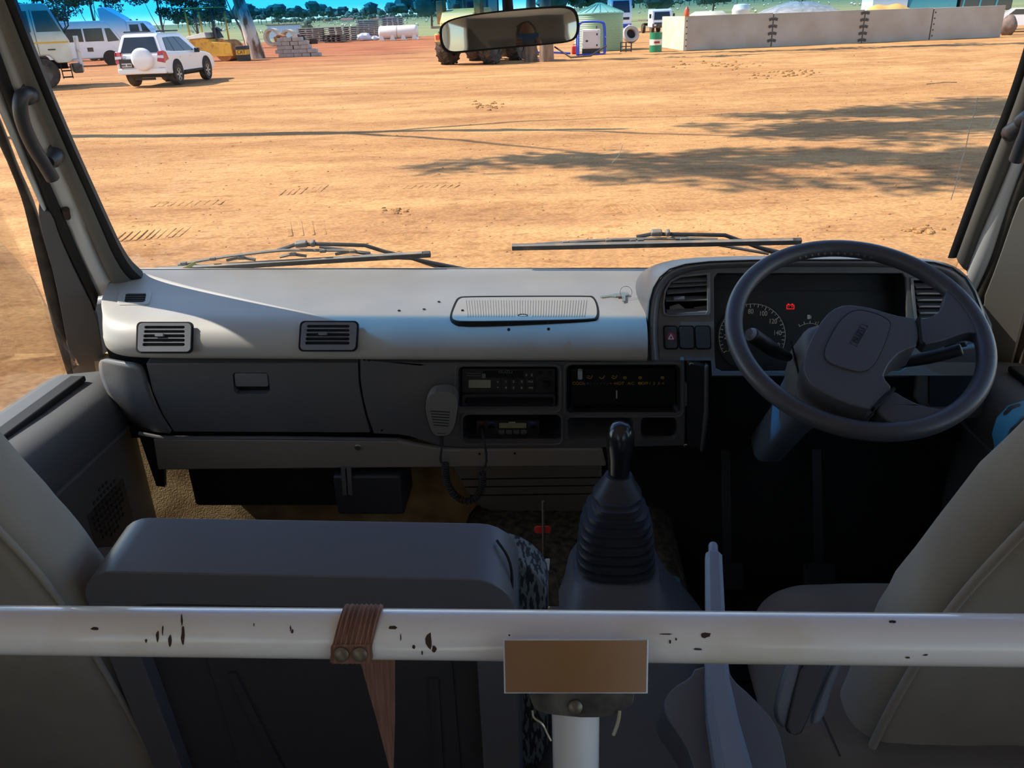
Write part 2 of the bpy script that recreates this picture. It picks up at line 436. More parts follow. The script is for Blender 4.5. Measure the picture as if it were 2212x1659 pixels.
R4 = [(2380,-80),(2325,105),(2280,250),(2235,350),(2192,470),(2155,570),(2122,660)]
R5 = [(2420,-80),(2370,105),(2320,250),(2270,350),(2215,440)]
pir = bpy.data.objects.new('trim_3', None); COL.objects.link(pir); struct(pir)
MB().hexa([(.82, 1.74, .70), (XR, 1.74, .70), (XR, 1.80, .70), (.82, 1.80, .70), (.84, 1.765, 1.42), (XR, 1.765, 1.39), (XR, 1.80, 1.40), (.84, 1.80, 1.43)]).build('cowl_side', 'door_trim', pir, bevel=.01)
for _k, _ln in enumerate(([(2112,210),(2103,250),(2094,280),(2084,330),(2078,345),(2064,400),(2054,432)], [(1345,312),(1338,335),(1322,352)], [(2075,385),(2068,405)], [(2150,250),(2140,275)])):
    MB().tube([ (lambda d: CAM + d*((Vector((0, WSY(1.5), 1.5))-CAM).dot(Vector((0, 1, .45)))/d.dot(Vector((0, 1, .45)))*.998))(ray(u, v)) for u, v in _ln], .0006 if _k else .0008, 5).build('scratch', 'light_plastic', bpy.data.objects['window_1'])
strip('gasket', PPR, R0, R1, 'rubber', .004, .03, parent=pir)
strip('windscreen_trim', PPR, R1, R2, 'pillar_trim', .008, .03, parent=pir)
strip('pillar', PPR, R2, R3, 'white_paint', .007, .05, parent=pir)
strip('weather_strip', PPR, R3, R4, 'rubber_dusty', .006, .03, parent=pir)
strip('door_frame', PPR, R4[:-2]+[(2196,455)], R5, 'white_paint', -.004, .03, parent=pir)
strip('window_channel', PPR, [(2262,430),(2240,560),(2205,700),(2165,850)], [(2285,430),(2258,560),(2222,700),(2180,862)], 'rubber_dusty', .0, .03, parent=pir)
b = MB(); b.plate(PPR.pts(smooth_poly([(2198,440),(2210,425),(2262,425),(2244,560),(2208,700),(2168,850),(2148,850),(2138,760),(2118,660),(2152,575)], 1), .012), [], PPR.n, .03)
b.build('corner_trim', 'trim_light', pir, bevel=.006, seg=3)  # lighter than the left corner trim: bounce light put into the colour
# ------------------------------------------------------------------ grab handles
def grab(pl, bar, mounts, label):
    t = thing('grab_handle', label, 'handle', pl.px(*bar[0]))
    MB().tube(smooth_line([pl.px(u, v, o) for u, v, o in bar], 3), .0125, 12, up=pl.n).build('bar', 'dark_plastic', t, smooth=60)
    for (u, v, o), (u2, v2) in mounts:
        p, q = pl.px(u, v, o), pl.px(u2, v2, .012)
        l = MB(); l.tube([p, p.lerp(q, .5)+pl.n*.008, q, q-pl.n*.018], [.010, .014, .016, .015], 12); lo = l.build('lug', 'dark_plastic', t, smooth=60)
        MB().lathe([(.0068, 0), (.0068, .0035)], 12, q+pl.n*.0135-pl.n*.002, pl.n).build('screw_recess', 'cavity', lo)
    return t
grab(PPL, [(58,204,.028),(46,206,.045),(42,235,.055),(52,275,.056),(72,318,.056),(96,355,.056),(114,386,.054)], [((54,206,.034),(64,205)), ((106,350,.05),(121,335))], 'dark grey plastic grab handle on the passenger side windscreen pillar')
grab(PPR, [(2206,262,.04),(2228,245,.055),(2222,280,.056),(2206,318,.056),(2196,345,.054)], [((2215,262,.04),(2184,286))], 'dark grab handle on the windscreen pillar beside the driver')
# ------------------------------------------------------------------ cab doors
def door(nm, sx, xo, xin, handle):
    t = bpy.data.objects.new(nm, None); COL.objects.link(t); struct(t); t.location = (xo, 1.2, .7); t['_w'] = 1
    xi = xin; w0 = abs(xin-xo)-.085; xq = xo; xo = xo + sx*w0
    prof = [(xq-sx*.02, .74), (xq-sx*.02, 1.305), (xo+sx*.01, 1.315), (xo+sx*.045, 1.312), (xo+sx*.07, 1.30), (xo+sx*.085, 1.275), (xo+sx*.088, 1.24), (xo+sx*.08, 1.215), (xo+sx*.078, 1.0), (xo+sx*.075, .74)]
    ys = [.30, .9, 1.25, 1.40, 1.50, 1.58, 1.63]
    sh = [0, 0, 0, .0, .0, .01, .03]; dz = [.03, .012, .004, -.002, -.004, -.006, -.01]
    MB().loft([[Vector((x - sx*s*(1 if j > 2 else 0), y, z+(d if 1 <= j <= 6 else 0))) for j, (x, z) in enumerate(prof)] for y, s, d in zip(ys, sh, dz)]).build('panel', 'door_trim', t, smooth=50)
    MB().bar((xi-sx*.004, .5, 1.208), (xi-sx*.004, 1.6, 1.20), .008, .006).build('crease', 'vent_grey', t)
    MB().bar((xo-sx*.005, .5, 1.325), (xo-sx*.005, 1.56, 1.318), .035, .014).build('window_seal', 'rubber', t, bevel=.004)
    if handle:
        q = MB()
        for i in range(9):
            for j in range(9):
                if (i-4)**2+(j-4)**2 < 19: q.box((xi-sx*.006, 1.36+.014*i, 1.02+.014*j), (.004, .006, .006))
        q.box((xi-sx*.008, 1.416, 1.076), (.004, .15, .15)); q.build('speaker_grille', 'dark_plastic', t)
    return t
door('door_1', 1, XL+.02, -.965, True)
door('door_2', -1, XR-.02, .825, False)
# ------------------------------------------------------------------ dashboard
D = thing('dashboard', 'long grey moulded dashboard under the windscreen with raised instrument housing', 'dashboard', (-.07, 1.6, 1.0))
prof = [(1.775, 1.483), (1.755, 1.485), (1.725, 1.483), (1.69, 1.4765), (1.65, 1.4735), (1.58, 1.473), (1.51, 1.4735), (1.472, 1.4732), (1.450, 1.468), (1.433, 1.457), (1.423, 1.442), (1.419, 1.425), (1.420, 1.410), (1.427, 1.401), (1.445, 1.396)]
def xleft(Y): return -.918 - (Y-1.42)*.36
rings = []
ST = [0, .006, .018, .04, .08, .2, .4, .6, .8, 1]
for i, s in enumerate(ST):
    r = []
    e = (1-min(1, s/.08))                     # rounding of the free end of the roll
    k = (1-math.sqrt(max(0, 1-e*e)))
    for Y, Z in prof:
        wgt = min(1, max(0, (1.56-Y)/.1))
        x = xleft(Y)*(1-s) + (.158+max(0, Y-1.5)*.45)*s
        yy = Y + k*.055*wgt; zz = Z - k*.012*wgt if Z > 1.44 else Z + k*.02*wgt
        r.append(Vector((x, yy, zz + LEAN*x)))
    rings.append(r)
b = MB()
n = len(prof)
for i, r in enumerate(rings): b.v += [tuple(p) for p in r]
for i in range(len(rings)-1):
    for a in range(n-1): b.f.append((i*n+a, i*n+a+1, (i+1)*n+a+1, (i+1)*n+a))
b.f.append(tuple(range(n)))                     # end
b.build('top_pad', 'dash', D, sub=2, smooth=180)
# structural body behind the faces
b = MB(); b.hexa([(-.97, 1.56, 1.17), (.86, 1.56, 1.15), (.86, 1.74, 1.15), (-.97, 1.74, 1.17), (-.95, 1.52, 1.41), (.84, 1.58, 1.385), (.84, 1.74, 1.385), (-.97, 1.74, 1.41)])
b.build('carrier', 'gap', D)
# glove box door and end panel
def face(name, poly, m, off=0, th=.02, holes=(), bevel=.004, parent=D, pl=FP, seg=2):
    b = MB(); b.plate(pl.pts(poly, off), [pl.pts(h, off) for h in holes], pl.n, th)
    return b.build(name, m, parent, bevel=bevel, seg=seg)
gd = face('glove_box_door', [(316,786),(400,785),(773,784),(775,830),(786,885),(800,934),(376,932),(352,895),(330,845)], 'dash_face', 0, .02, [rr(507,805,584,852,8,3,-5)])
hp = FP.off(-.001)
b = MB(); b.plate(hp.pts(rr(509,807,580,835,4,3,-3), 0), [], hp.n, .006); b.build('latch_pull', 'button_grey', gd, bevel=.001)
b = MB(); b.plate(hp.pts(rr(505,803,586,854,8,3,-5), -.012), [], hp.n, .004); b.build('latch_recess', 'cavity', gd)
# rounded end panel beside the door
b = MB()
top = [(214,768),(240,778),(275,784),(312,787)]; 
rowsL = [[(216,770),(250,780),(282,785),(311,787)], [(216,800),(255,812),(288,818),(322,845)], [(232,845),(268,855),(305,870),(345,895)], [(262,890),(298,897),(335,912),(368,931)], [(300,925),(325,928),(350,932),(372,934)]]
offs = [-.055, -.018, -.004, 0]
g = [[FP.px(u, v, o) for (u, v), o in zip(row, offs)] for row in rowsL]
b.grid(lambda s, t: g[int(round(t*4))][int(round(s*3))], 3, 4)
o = b.build('end_panel', 'dash_face', D, sub=2, smooth=180); md = o.modifiers.new('s', 'SOLIDIFY'); md.thickness = .008; md.offset = 0
# bright moulding along the lower edge
MB().tube([FP.px(u, v, .0) for u, v in ((300,936),(340,944),(372,946),(600,946),(860,950))], .0045, 8).build('lower_moulding', 'dash_face', D)
# centre panel
cp_out = [(778,776),(800,779),(830,782),(900,784),(1100,783),(1300,781),(1478,778),(1480,870),(1478,962),(1300,966),(1000,966),(950,962),(915,952),(885,942),(860,938),(808,936),(795,900),(785,860),(779,820)]
H_radio = rr(990,792,1207,884,10); H_clim = rr(1224,788,1470,896,12); H_low = rr(1000,896,1212,956,12); H_p1 = rr(1226,900,1368,952,12); H_p2 = rr(1384,900,1462,950,14)
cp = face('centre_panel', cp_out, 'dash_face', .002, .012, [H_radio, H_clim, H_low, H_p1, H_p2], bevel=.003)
def tray(name, poly, pl, depth, m, parent, flare=.92):
    """open box behind a hole"""
    f = pl.pts(poly, .0005); bk = [p - pl.n*depth for p in f]; c = sum(bk, Vector())/len(bk)
    bk = [c + (p-c)*flare for p in bk]; k = len(f)
    q = MB(); q.add(f+bk, [(i, (i+1) % k, (i+1) % k + k, i+k) for i in range(k)] + [tuple(range(k, 2*k))])
    return q.build(name, m, parent, fix=False)
tray('radio_recess', H_radio, FP, .03, 'dark_plastic', cp)
tray('climate_recess', H_clim, FP, .025, 'black_plastic', cp)
tray('lower_recess', H_low, FP, .07, 'dark_plastic', cp)
tray('open_pocket', H_p1, FP, .09, 'dash_face', cp)
tray('open_pocket', H_p2, FP, .09, 'dark_plastic', cp)
# lip mouldings round the recesses
for poly in (rr(984,787,1212,890,12), rr(996,892,1216,960,14), rr(1220,784,1476,900,14)):
    MB().tube(FP.pts(poly, .003), .0022, 6, closed=True).build('recess_lip', 'dash_face', cp)
# slot under the radio
b = MB(); b.plate(FP.pts(rr(998,852,1200,882,6), -.006), [FP.pts(rr(1004,858,1196,878,5), -.006)], FP.n, .012); sp_ = b.build('slot_frame', 'dark_plastic', cp, bevel=.001)
tray('slot_cavity', rr(1004,858,1196,878,5), FP.off(-.008), .04, 'cavity', cp)
# screws, pins and drilled holes
def screw(u, v, pl, r, name='screw', m='screw', parent=D, off=.004):
    MB().lathe([(r*.9, 0), (r, .0008), (r*.75, .002), (0.0001, .0024)], 12, pl.px(u, v, off-.0015), pl.n).build(name, m, parent)
for u, v in ((787,777),(797,778),(825,929)): screw(u, v, FP, .0025, 'pin', 'cavity', cp)
for u, v in ((1493,787),(1481,962)): screw(u, v, FP, .0045, parent=cp)
for u, v in ((862,671),(916,668),(948,652)): MB().lathe([(.003, 0), (.003, .001)], 10, TP.px(u, v, .001), TP.n).build('drilled_hole', 'cavity', D)
for u, v in ((1098,699),(1184,697)): MB().lathe([(.0025, 0), (.0025, .001)], 10, RP.px(u, v, .013), RP.n).build('drilled_hole', 'cavity', D)
for u, v in ((1099,712),(1185,711)): MB().lathe([(.003, 0), (.003, .0012)], 10, RP.px(u, v, .0095), RP.n).build('drilled_hole', 'cavity', D)
# lid in the dash top
LP = TP.off(.0012)
b = MB(); b.plate(LP.pts(smooth_poly([(978,690),(976,680),(986,655),(992,645),(1005,642),(1270,641),(1280,643),(1287,655),(1290,672),(1288,684),(1280,689),(1000,694)], 2), 0), [], LP.n, .02)
lid = b.build('tray_lid', 'dash_lid', D, bevel=.003, seg=3)
b = MB(); b.plate(LP.pts(smooth_poly([(973,692),(971,681),(982,652),(989,642),(1005,639),(1272,638),(1283,640),(1291,655),(1295,673),(1293,686),(1283,691),(1000,696)], 2), -.0007), [], LP.n, .02); b.build('lid_gap', 'gap', D)
b = MB(); b.plate(LP.pts(smooth_poly([(1118,683),(1119,679),(1129,677),(1139,679),(1141,683)], 1), .0006), [], LP.n, .002); b.build('finger_notch', 'cavity', lid)
b = MB(); b.plate(LP.pts(smooth_poly([(1121,683),(1121,681),(1130,679.5),(1138,681),(1138,683)], 1), .001), [], LP.n, .002); b.build('notch_tab', 'dash_lid', lid)
screw(999, 671, LP, .003, 'stud', 'cavity', lid, .002)
for k in range(46):   # fine ribs on the lid
    u = 1006 + k*5.8
    MB().bar(LP.px(u, 648, .0006), LP.px(u+(-.035*(u-1130)), 684 - (5 if 1112 < u < 1146 else 0), .0006), .0012, .0008).build('rib', 'dash_lid', lid)
# demister outlet at the passenger end
b = MB(); b.plate(TP.pts(rr(252,626,322,657,7,3,6), .002), [TP.pts(rr(268,633,312,652,4,2,4), .002)], TP.n, .003); dv = b.build('demister_outlet', 'dash', D, bevel=.001)
b = MB(); b.plate(TP.pts(rr(266,632,314,653,4,2,4), .0006), [], TP.n, .002); b.build('duct', 'cavity', dv)
for v in (636, 641, 646, 650): MB().bar(TP.px(271, v, .0018), TP.px(314, v-.6, .0018), .003, .0012).build('slat', 'rubber_dusty', dv)
# passenger face vents
def vent(u0, v0, u1, v1, sk):
    pl = RP.off(.0045)
    a, c = [], []
    hs = []
    H = v1-v0
    for k in range(6):
        t0 = v0 + H*(.10+.148*k); t1 = t0 + H*(.095 if k < 2 else .112)
        hs.append(rr(u0+15-k*1.0, t0, u1-12+k*.0, t1, (t1-t0)*.49, 3))
    b = MB(); b.plate(pl.pts(rr(u0, v0, u1, v1, 9, 4, sk)), [pl.pts(h) for h in hs[:5+0]], pl.n, .006)
    vt = b.build('face_vent', 'vent_grey', D, bevel=.0008)
    b = MB(); b.plate(pl.pts(rr(u0-4, v0-3, u1+4, v1+3, 10, 4, sk), -.0025), [], pl.n, .004); b.build('vent_surround', 'gap', vt)
    b = MB(); b.plate(pl.pts(rr(u0+6, v0+6, u1-6, v1-12, 4), -.0024), [], pl.n, .001); b.build('duct', 'cavity', vt)
    uc = (u0+u1)/2
    b = MB(); b.plate(pl.pts(rr(uc-20, v0+H*.34, uc-2, v0+H*.46, 2), .004), [], pl.n, .008); b.build('slider_tab', 'vent_grey', vt, bevel=.001)
vent(297, 698, 411, 760, 2); vent(648, 696, 767, 756, 4)
# ------------------------------------------------------------------ instrument housing
out = [(1397,778),(1393,735),(1393,690),(1396,650),(1404,620),(1418,596),(1440,577),(1475,566),(1530,560),(1620,557),(1730,556),(1850,556),(1960,557),(2020,561),(2062,572),(2092,595),(2112,628),(2128,672),(2140,720),(2146,775)]
inn = [(1425,778),(1421,735),(1421,690),(1425,652),(1432,628),(1445,608),(1464,594),(1496,585),(1540,580),(1620,577),(1730,576),(1850,576),(1950,578),(2010,584),(2045,596),(2070,615),(2087,642),(2100,680),(2110,724),(2116,775)]
def lerp2(a, c, t): return [(p[0]*(1-t)+q[0]*t, p[1]*(1-t)+q[1]*t) for p, q in zip(a, c)]
b = MB()
rg = []
def backring(scale, Y, dz):
    ps = BP.pts(out); c = BP.px(1765, 775)
    return [Vector((c.x+(p.x-c.x)*scale, Y + (p.y-1.44)*.25, max(1.38+LEAN*p.x, p.z+dz))) for p in ps]
rg.append(backring(1.03, 1.74, -.075)); rg.append(backring(1.03, 1.66, -.045)); rg.append(backring(1.015, 1.56, -.014))
rg.append(BP.pts(out, -.03)); rg.append(BP.pts(lerp2(out, inn, .02), -.01)); rg.append(BP.pts(lerp2(out, inn, .2), .003)); rg.append(BP.pts(lerp2(out, inn, .5), .008)); rg.append(BP.pts(lerp2(out, inn, .8), .003)); rg.append(BP.pts(inn, -.008))
n = len(out)
for r in rg: b.v += [tuple(p) for p in r]
for i in range(len(rg)-1):
    for a in range(n-1): b.f.append((i*n+a, i*n+a+1, (i+1)*n+a+1, (i+1)*n+a))
b.build('instrument_hood', 'hood', D, sub=1, smooth=180)
# seam line between hood and pad
MB().tube(BP.pts(lerp2(out, inn, .28), .0055), .0016, 6).build('seam', 'gap', D)
H_v1 = [(1436,676),(1434,655),(1438,628),(1450,608),(1470,598),(1529,592),(1530,672),(1526,678),(1444,680)]
H_v2 = [(1972,604),(2020,603),(2040,612),(2056,630),(2068,660),(2070,684),(2066,690),(1985,692),(1980,684)]
H_cl = [(1542,600),(1550,590),(1950,590),(1958,600),(1962,760),(1958,795),(1945,802),(1560,802),(1546,795),(1543,760)]
fo = [(u, v) for u, v in inn] + [(2112,812),(1540,812),(1536,779),(1425,779)]
ip = face('instrument_fascia', fo, 'dash_face', -.006, .008, [H_v1, H_v2, H_cl], .0012, D, BP)
def driver_vent(poly, slats, m, knob):
    c = (sum(p[0] for p in poly)/len(poly), sum(p[1] for p in poly)/len(poly))
    big = [(c[0]+(u-c[0])*1.09, c[1]+(v-c[1])*1.09) for u, v in poly]; small = [(c[0]+(u-c[0])*.97, c[1]+(v-c[1])*.97) for u, v in poly]
    q = MB(); q.plate(BP.pts(big, -.003), [BP.pts(small, -.003)], BP.n, .006); f = q.build('driver_vent', m, D, bevel=.001)
    tray('duct', poly, BP.off(-.01), .05, 'cavity', f)
    for (ua, va), (ub, vb) in slats:
        MB().bar(BP.px(ua, va, -.012), BP.px(ub, vb, -.012), .016, .0022, up=(0, -.2, 1)).build('slat', m, f)
    if knob:
        MB().tube([BP.px(1455, 646, -.006), BP.px(1478, 644, -.006)], .005, 8).build('slider_tab', m, f)
        MB().plate(BP.pts([(1447,662),(1466,656),(1482,668),(1447,670)], -.02), [], BP.n, .003).build('flap', m, f)
        MB().plate(BP.pts([(1498,664),(1528,660),(1528,668),(1505,668)], -.02), [], BP.n, .003).build('flap', m, f)
driver_vent(H_v1, [((1452,606),(1528,602)), ((1444,616),(1528,611)), ((1440,630),(1528,624)), ((1438,646),(1529,644)), ((1440,674),(1527,671))], 'vent_grey', True)
driver_vent(H_v2, [((1975,617),(2048,617)), ((1977,631),(2060,631)), ((1979,645),(2066,645)), ((1982,659),(2068,659)), ((1984,673),(2070,673)), ((1986,685),(2070,685))], 'vent_grey', False)
# three rocker switches
for k, (u0, u1) in enumerate(((1437,1463),(1470,1499),(1505,1534))):
    q = MB(); q.plate(BP.pts(rr(u0, 706, u1, 752, 5, 3, -2), -.0015), [], BP.n, .01); s = q.build('rocker_switch', 'dark_plastic', D, bevel=.0015)
    q = MB(); q.plate(BP.pts(rr(u0-3, 703, u1+3, 755, 6, 3, -2), -.004), [], BP.n, .003); q.build('switch_surround', 'gap', s)
    if k == 0:
        SP = BP.off(-.0015)
        c = SP.px(1450, 727); MB().lathe([(.0078, 0), (.0078, .0006)], 24, c, SP.n).build('warning_disc', 'hazard_red', s)
        q = MB(); q.plate(SP.pts([(1443,733),(1456,733),(1449.5,721)], .0012), [SP.pts([(1446,731.5),(1453,731.5),(1449.5,724.5)], .0012)], SP.n, .0005); q.build('warning_triangle', 'hazard_white', s)
# cluster
CP = BP.off(-.066)
tray('cluster_recess', H_cl, BP.off(-.0135), .058, 'black_plastic', D, flare=1.0)
b = MB(); b.plate(CP.pts([(1535,630),(1965,630),(1965,815),(1535,815)]), [], CP.n, .004); cl = b.build('instrument_cluster', 'gauge', D)
cc = in2(CP, 1624, 727); ra = (in2(CP, 1696, 727)[0]-in2(CP, 1552, 727)[0])/2
def ring(name, c, r0, r1, a0, a1, m, off, par, k=48):
    q = MB(); f = []
    A = [math.radians(a0+(a1-a0)*i/k) for i in range(k+1)]
    o_ = [CP.l2(c[0]+r1*math.cos(a), c[1]+r1*math.sin(a), off) for a in A]; i_ = [CP.l2(c[0]+r0*math.cos(a), c[1]+r0*math.sin(a), off) for a in A]
    q.add(o_+i_, [(i, i+1, k+1+i+1, k+1+i) for i in range(k)]); return q.build(name, m, par, fix=False)
b = MB(); b.plate([CP.l2(cc[0]+ra*1.06*math.cos(t*math.pi/24), cc[1]+ra*1.06*math.sin(t*math.pi/24), .002) for t in range(48)], [], CP.n, .002); dial = b.build('speedometer_dial', 'gauge_face', cl)
ring('scale_arc', cc, ra*.985, ra, -28, 208, 'gauge_white', .0026, dial)
for i in range(33):
    a = math.radians(210 - i*7.2); L_ = .11 if i % 4 == 0 else (.085 if i % 2 == 0 else .06)
    d = CP.ux*math.cos(a)+CP.uy*math.sin(a); o_ = CP.l2(cc[0], cc[1], .0026)
    MB().bar(o_+d*ra*(.98-L_), o_+d*ra*.98, .0014 if i % 2 == 0 else .0009, .0004, up=CP.n).build('tick', 'gauge_white', dial)
for i, s in enumerate(('0', '20', '40', '60', '80', '100', '120', '140', '160')):
    a = math.radians(210 - i*28.8)
    text(s, 'numeral', .0135, CP, cc[0]+ra*.76*math.cos(a), cc[1]+ra*.76*math.sin(a), 'gauge_white', dial, c=.0028, sx=.8)
a = math.radians(212); o_ = CP.l2(cc[0], cc[1], .004)
MB().bar(o_, o_+(CP.ux*math.cos(a)+CP.uy*math.sin(a))*ra*.86, .0016, .001, up=CP.n).build('needle', 'amber', dial)
# battery warning symbol
bt = MB(); bt.plate(CP.pts(rr(1699,658,1716,668,1.2), .001), [CP.pts(rr(1700.6,659.6,1714.4,666.4,.6), .001)], CP.n, .0006)
bt.plate(CP.pts(rr(1702,655.6,1705,658), .001), [], CP.n, .0006); bt.plate(CP.pts(rr(1710,655.6,1713,658), .001), [], CP.n, .0006)
bt.plate(CP.pts(rr(1702.5,662.2,1705.5,663.2), .001), [], CP.n, .0006); bt.plate(CP.pts(rr(1709.5,662.2,1712.5,663.2), .001), [], CP.n, .0006); bt.plate(CP.pts(rr(1710.6,661.2,1711.5,664.3), .001), [], CP.n, .0006)
bt.build('battery_symbol', 'warn_red', cl)
fc = in2(CP, 1748, 735); fr = in2(CP, 1748, 698)[1]-fc[1]
ring('fuel_scale', fc, fr*.975, fr, 52, 128, 'gauge_white', .001, cl, 20)
for a in (55, 72, 90, 108, 125):
    d = CP.ux*math.cos(math.radians(a))+CP.uy*math.sin(math.radians(a)); o_ = CP.l2(fc[0], fc[1], .001)
    MB().bar(o_+d*fr, o_+d*fr*1.14, .0012, .0004, up=CP.n).build('tick', 'gauge_white', cl)
d = CP.ux*math.cos(math.radians(66))+CP.uy*math.sin(math.radians(66)); o_ = CP.l2(fc[0], fc[1], .002)
MB().bar(o_+d*fr*.82, o_+d*fr*1.2, .0012, .0006, up=CP.n).build('needle', 'amber', cl)
q = MB(); q.plate(CP.pts(rr(1744,680,1750,689), .001), [], CP.n, .0005); q.plate(CP.pts(rr(1751,682,1752.5,688), .001), [], CP.n, .0005); q.build('fuel_symbol', 'gauge_white', cl)
# lower right fascia, knee panel and column surround
face('knee_panel', [(1985,770),(2130,745),(2140,800),(2120,905),(2010,905),(1975,860)], 'dash_face', -.004, .012, [rr(2006,805,2100,880,8)], .003)
face('knee_door', rr(2008,807,2098,878,7), 'dark_plastic', -.002, .01)
face('side_switch_bank', [(2040,742),(2090,738),(2092,750),(2042,756)], 'black_plastic', .004, .01)
face('right_lower_panel', [(1482,780),(1530,790),(1532,900),(1524,975),(1484,965)], 'dark_plastic', -.002, .012)
face('edge_trim', [(1522,790),(1532,790),(1530,900),(1520,978),(1512,978),(1521,890)], 'dash_face', .002, .012)
face('clip_bracket', rr(1472,828,1484,878,4), 'vent_grey', .002, .006)
# end cap on the driver side of the dash
b = MB(); b.hexa([P(2112,640,y=1.52), P(2140,700,y=1.50), P(2150,780,y=1.50), P(2118,700,y=1.52), P(2112,640,y=1.70), P(2145,700,y=1.70), P(2152,780,y=1.70), P(2118,700,y=1.70)])
b.build('end_cap', 'dark_plastic', D, bevel=.01)
# kick panels under the dash
KP = PL((0, 1.50, 1.17), UX, (0, -.12, 1))
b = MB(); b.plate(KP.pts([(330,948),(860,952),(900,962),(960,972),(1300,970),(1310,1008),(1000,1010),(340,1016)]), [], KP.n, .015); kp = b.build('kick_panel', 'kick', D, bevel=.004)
b = MB(); b.lathe([(.0075, 0), (.008, .0015), (.006, .003), (.0001, .003)], 16, KP.px(774, 966, .0), KP.n); b.build('panel_screw', 'screw', kp)
b = MB(); b.plate(KP.pts([(300,940),(352,946),(356,1052),(338,1050)], -.004), [], KP.n, .01); b.build('side_filler', 'black_plastic', D)
KQ = PL((0, 1.56, 1.07), UX, (0, -.35, 1))
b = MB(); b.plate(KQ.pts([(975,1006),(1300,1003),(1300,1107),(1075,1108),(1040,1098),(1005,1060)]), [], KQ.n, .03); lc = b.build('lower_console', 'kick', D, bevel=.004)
for v, u in ((1035,992),(1052,1000),(1070,1012)): MB().bar(KQ.px(u+4, v, .0005), KQ.px(1298, v-4, .0005), .0025, .0025, up=KQ.n).build('groove', 'gap', lc)
for u, v in ((1036,980),(1112,979)): MB().lathe([(.0025, 0), (.0025, .0015)], 8, KP.px(u, v, .0), KP.n).build('pin_hole', 'cavity', kp)
# heater box and brackets under the dash
b = MB(); b.box((-.62, 1.62, 1.06), (.46, .16, .12)); b.build('heater_box', 'black_plastic', D, bevel=.01)
b = MB(); b.box((-.43, 1.56, 1.055), (.15, .12, .10)); b.build('heater_duct', 'dark_plastic', D, bevel=.006)
for u in (743, 752): MB().bar(P(u, 1010, y=1.5), P(u+4, 1068, y=1.5), .006, .012).build('duct_edge', 'dash_face', D)
# toe board and tunnel carpet
b = MB(); b.hexa([(XL+.05, 1.60, .72), (XR-.05, 1.60, .72), (XR-.05, 1.76, .72), (XL+.05, 1.76, .72), (XL+.05, 1.70, 1.3), (XR-.05, 1.70, 1.3), (XR-.05, 1.76, 1.3), (XL+.05, 1.76, 1.3)])
struct(b.build('toe_board', 'carpet'))
b = MB(); b.hexa([(.22, 1.30, .722), (.88, 1.30, .722), (.88, 1.60, .722), (.22, 1.60, .722), (.22, 1.30, .732), (.88, 1.30, .732), (.88, 1.59, .735), (.22, 1.59, .735)]); b.hexa([(.09, 1.580, .73), (.88, 1.580, .73), (.88, 1.597, .73), (.09, 1.597, .73), (.09, 1.655, 1.14), (.88, 1.655, 1.14), (.88, 1.668, 1.14), (.09, 1.668, 1.14)])
tag(b.build('rubber_mat', 'rubber'), 'black rubber mat lining the dark driver footwell', 'floor mat')
b = MB(); b.hexa([(-.30, .2, .71), (.30, .2, .71), (.30, 1.62, .71), (-.30, 1.62, .71), (-.22, .2, .93), (.24, .2, .93), (.24, 1.66, .95), (-.22, 1.66, .95)])
struct(b.build('engine_tunnel', 'carpet_rib', bevel=.03))
# ------------------------------------------------------------------ cassette radio
R_ = FP.off(-.010)
t = thing('cassette_radio', 'black cassette radio with grey display in the upper slot of the centre panel', 'radio', FP.px(1098, 850, -.03))
b = MB(); b.plate(R_.pts(rr(998,797,1199,852,3)), [], R_.n, .018); b.build('body', 'button_dark', t, bevel=.001)
def chip(name, u0, v0, u1, v1, m, par, pl, off=.001, th=.003, r=1.5, bevel=.0005):
    q = MB(); q.plate(pl.pts(rr(u0, v0, u1, v1, r, 2), off), [], pl.n, th); return q.build(name, m, par, bevel=bevel)
chip('display', 1012, 821, 1060, 838, 'lcd', t, R_, .0008, .001)
chip('cassette_slot', 1043, 801, 1131, 816, 'cavity', t, R_, .0005, .001)
textpx('ISUZU', 'maker_lettering', 6, R_, 1092, 802.5, 'button_grey', t, c=.0014)
for u0, u1, s in ((1069,1082,('v','^')),(1086,1100,('1','4')),(1103,1116,('2','5')),(1120,1134,('3','6')),(1139,1154,('CLK','ADJ'))):
    k = chip('button', u0, 819, u1, 842, 'button_dark', t, R_, .002, .003)
    for j, q in enumerate(s): textpx(q, 'key_mark', 4.6 if len(q) < 3 else 3.2, R_, (u0+u1)/2, 823+13*j, 'gauge_white', k, c=.0024)
for u0, u1 in ((1132,1142),(1144,1154)): chip('button', u0, 803, u1, 815, 'button_dark', t, R_, .002, .003); textpx('||', 'key_mark', 4, R_, (u0+u1)/2, 808, 'gauge_white', t, c=.0024)
chip('button', 1041, 808, 1049, 817, 'button_grey', t, R_, .002, .003)
for v in (806, 811): chip('printed_line', 1008, v, 1038, v+1, 'button_grey', t, R_, .0006, .0004, 0, 0)
MB().lathe([(.0085, 0), (.0085, .006), (.0075, .008), (.0001, .008)], 20, R_.px(1179, 829), R_.n).build('volume_knob', 'black_plastic', t)
for u in (1167, 1186): chip('button', u-5, 804, u+5, 810, 'black_plastic', t, R_, .002, .003)
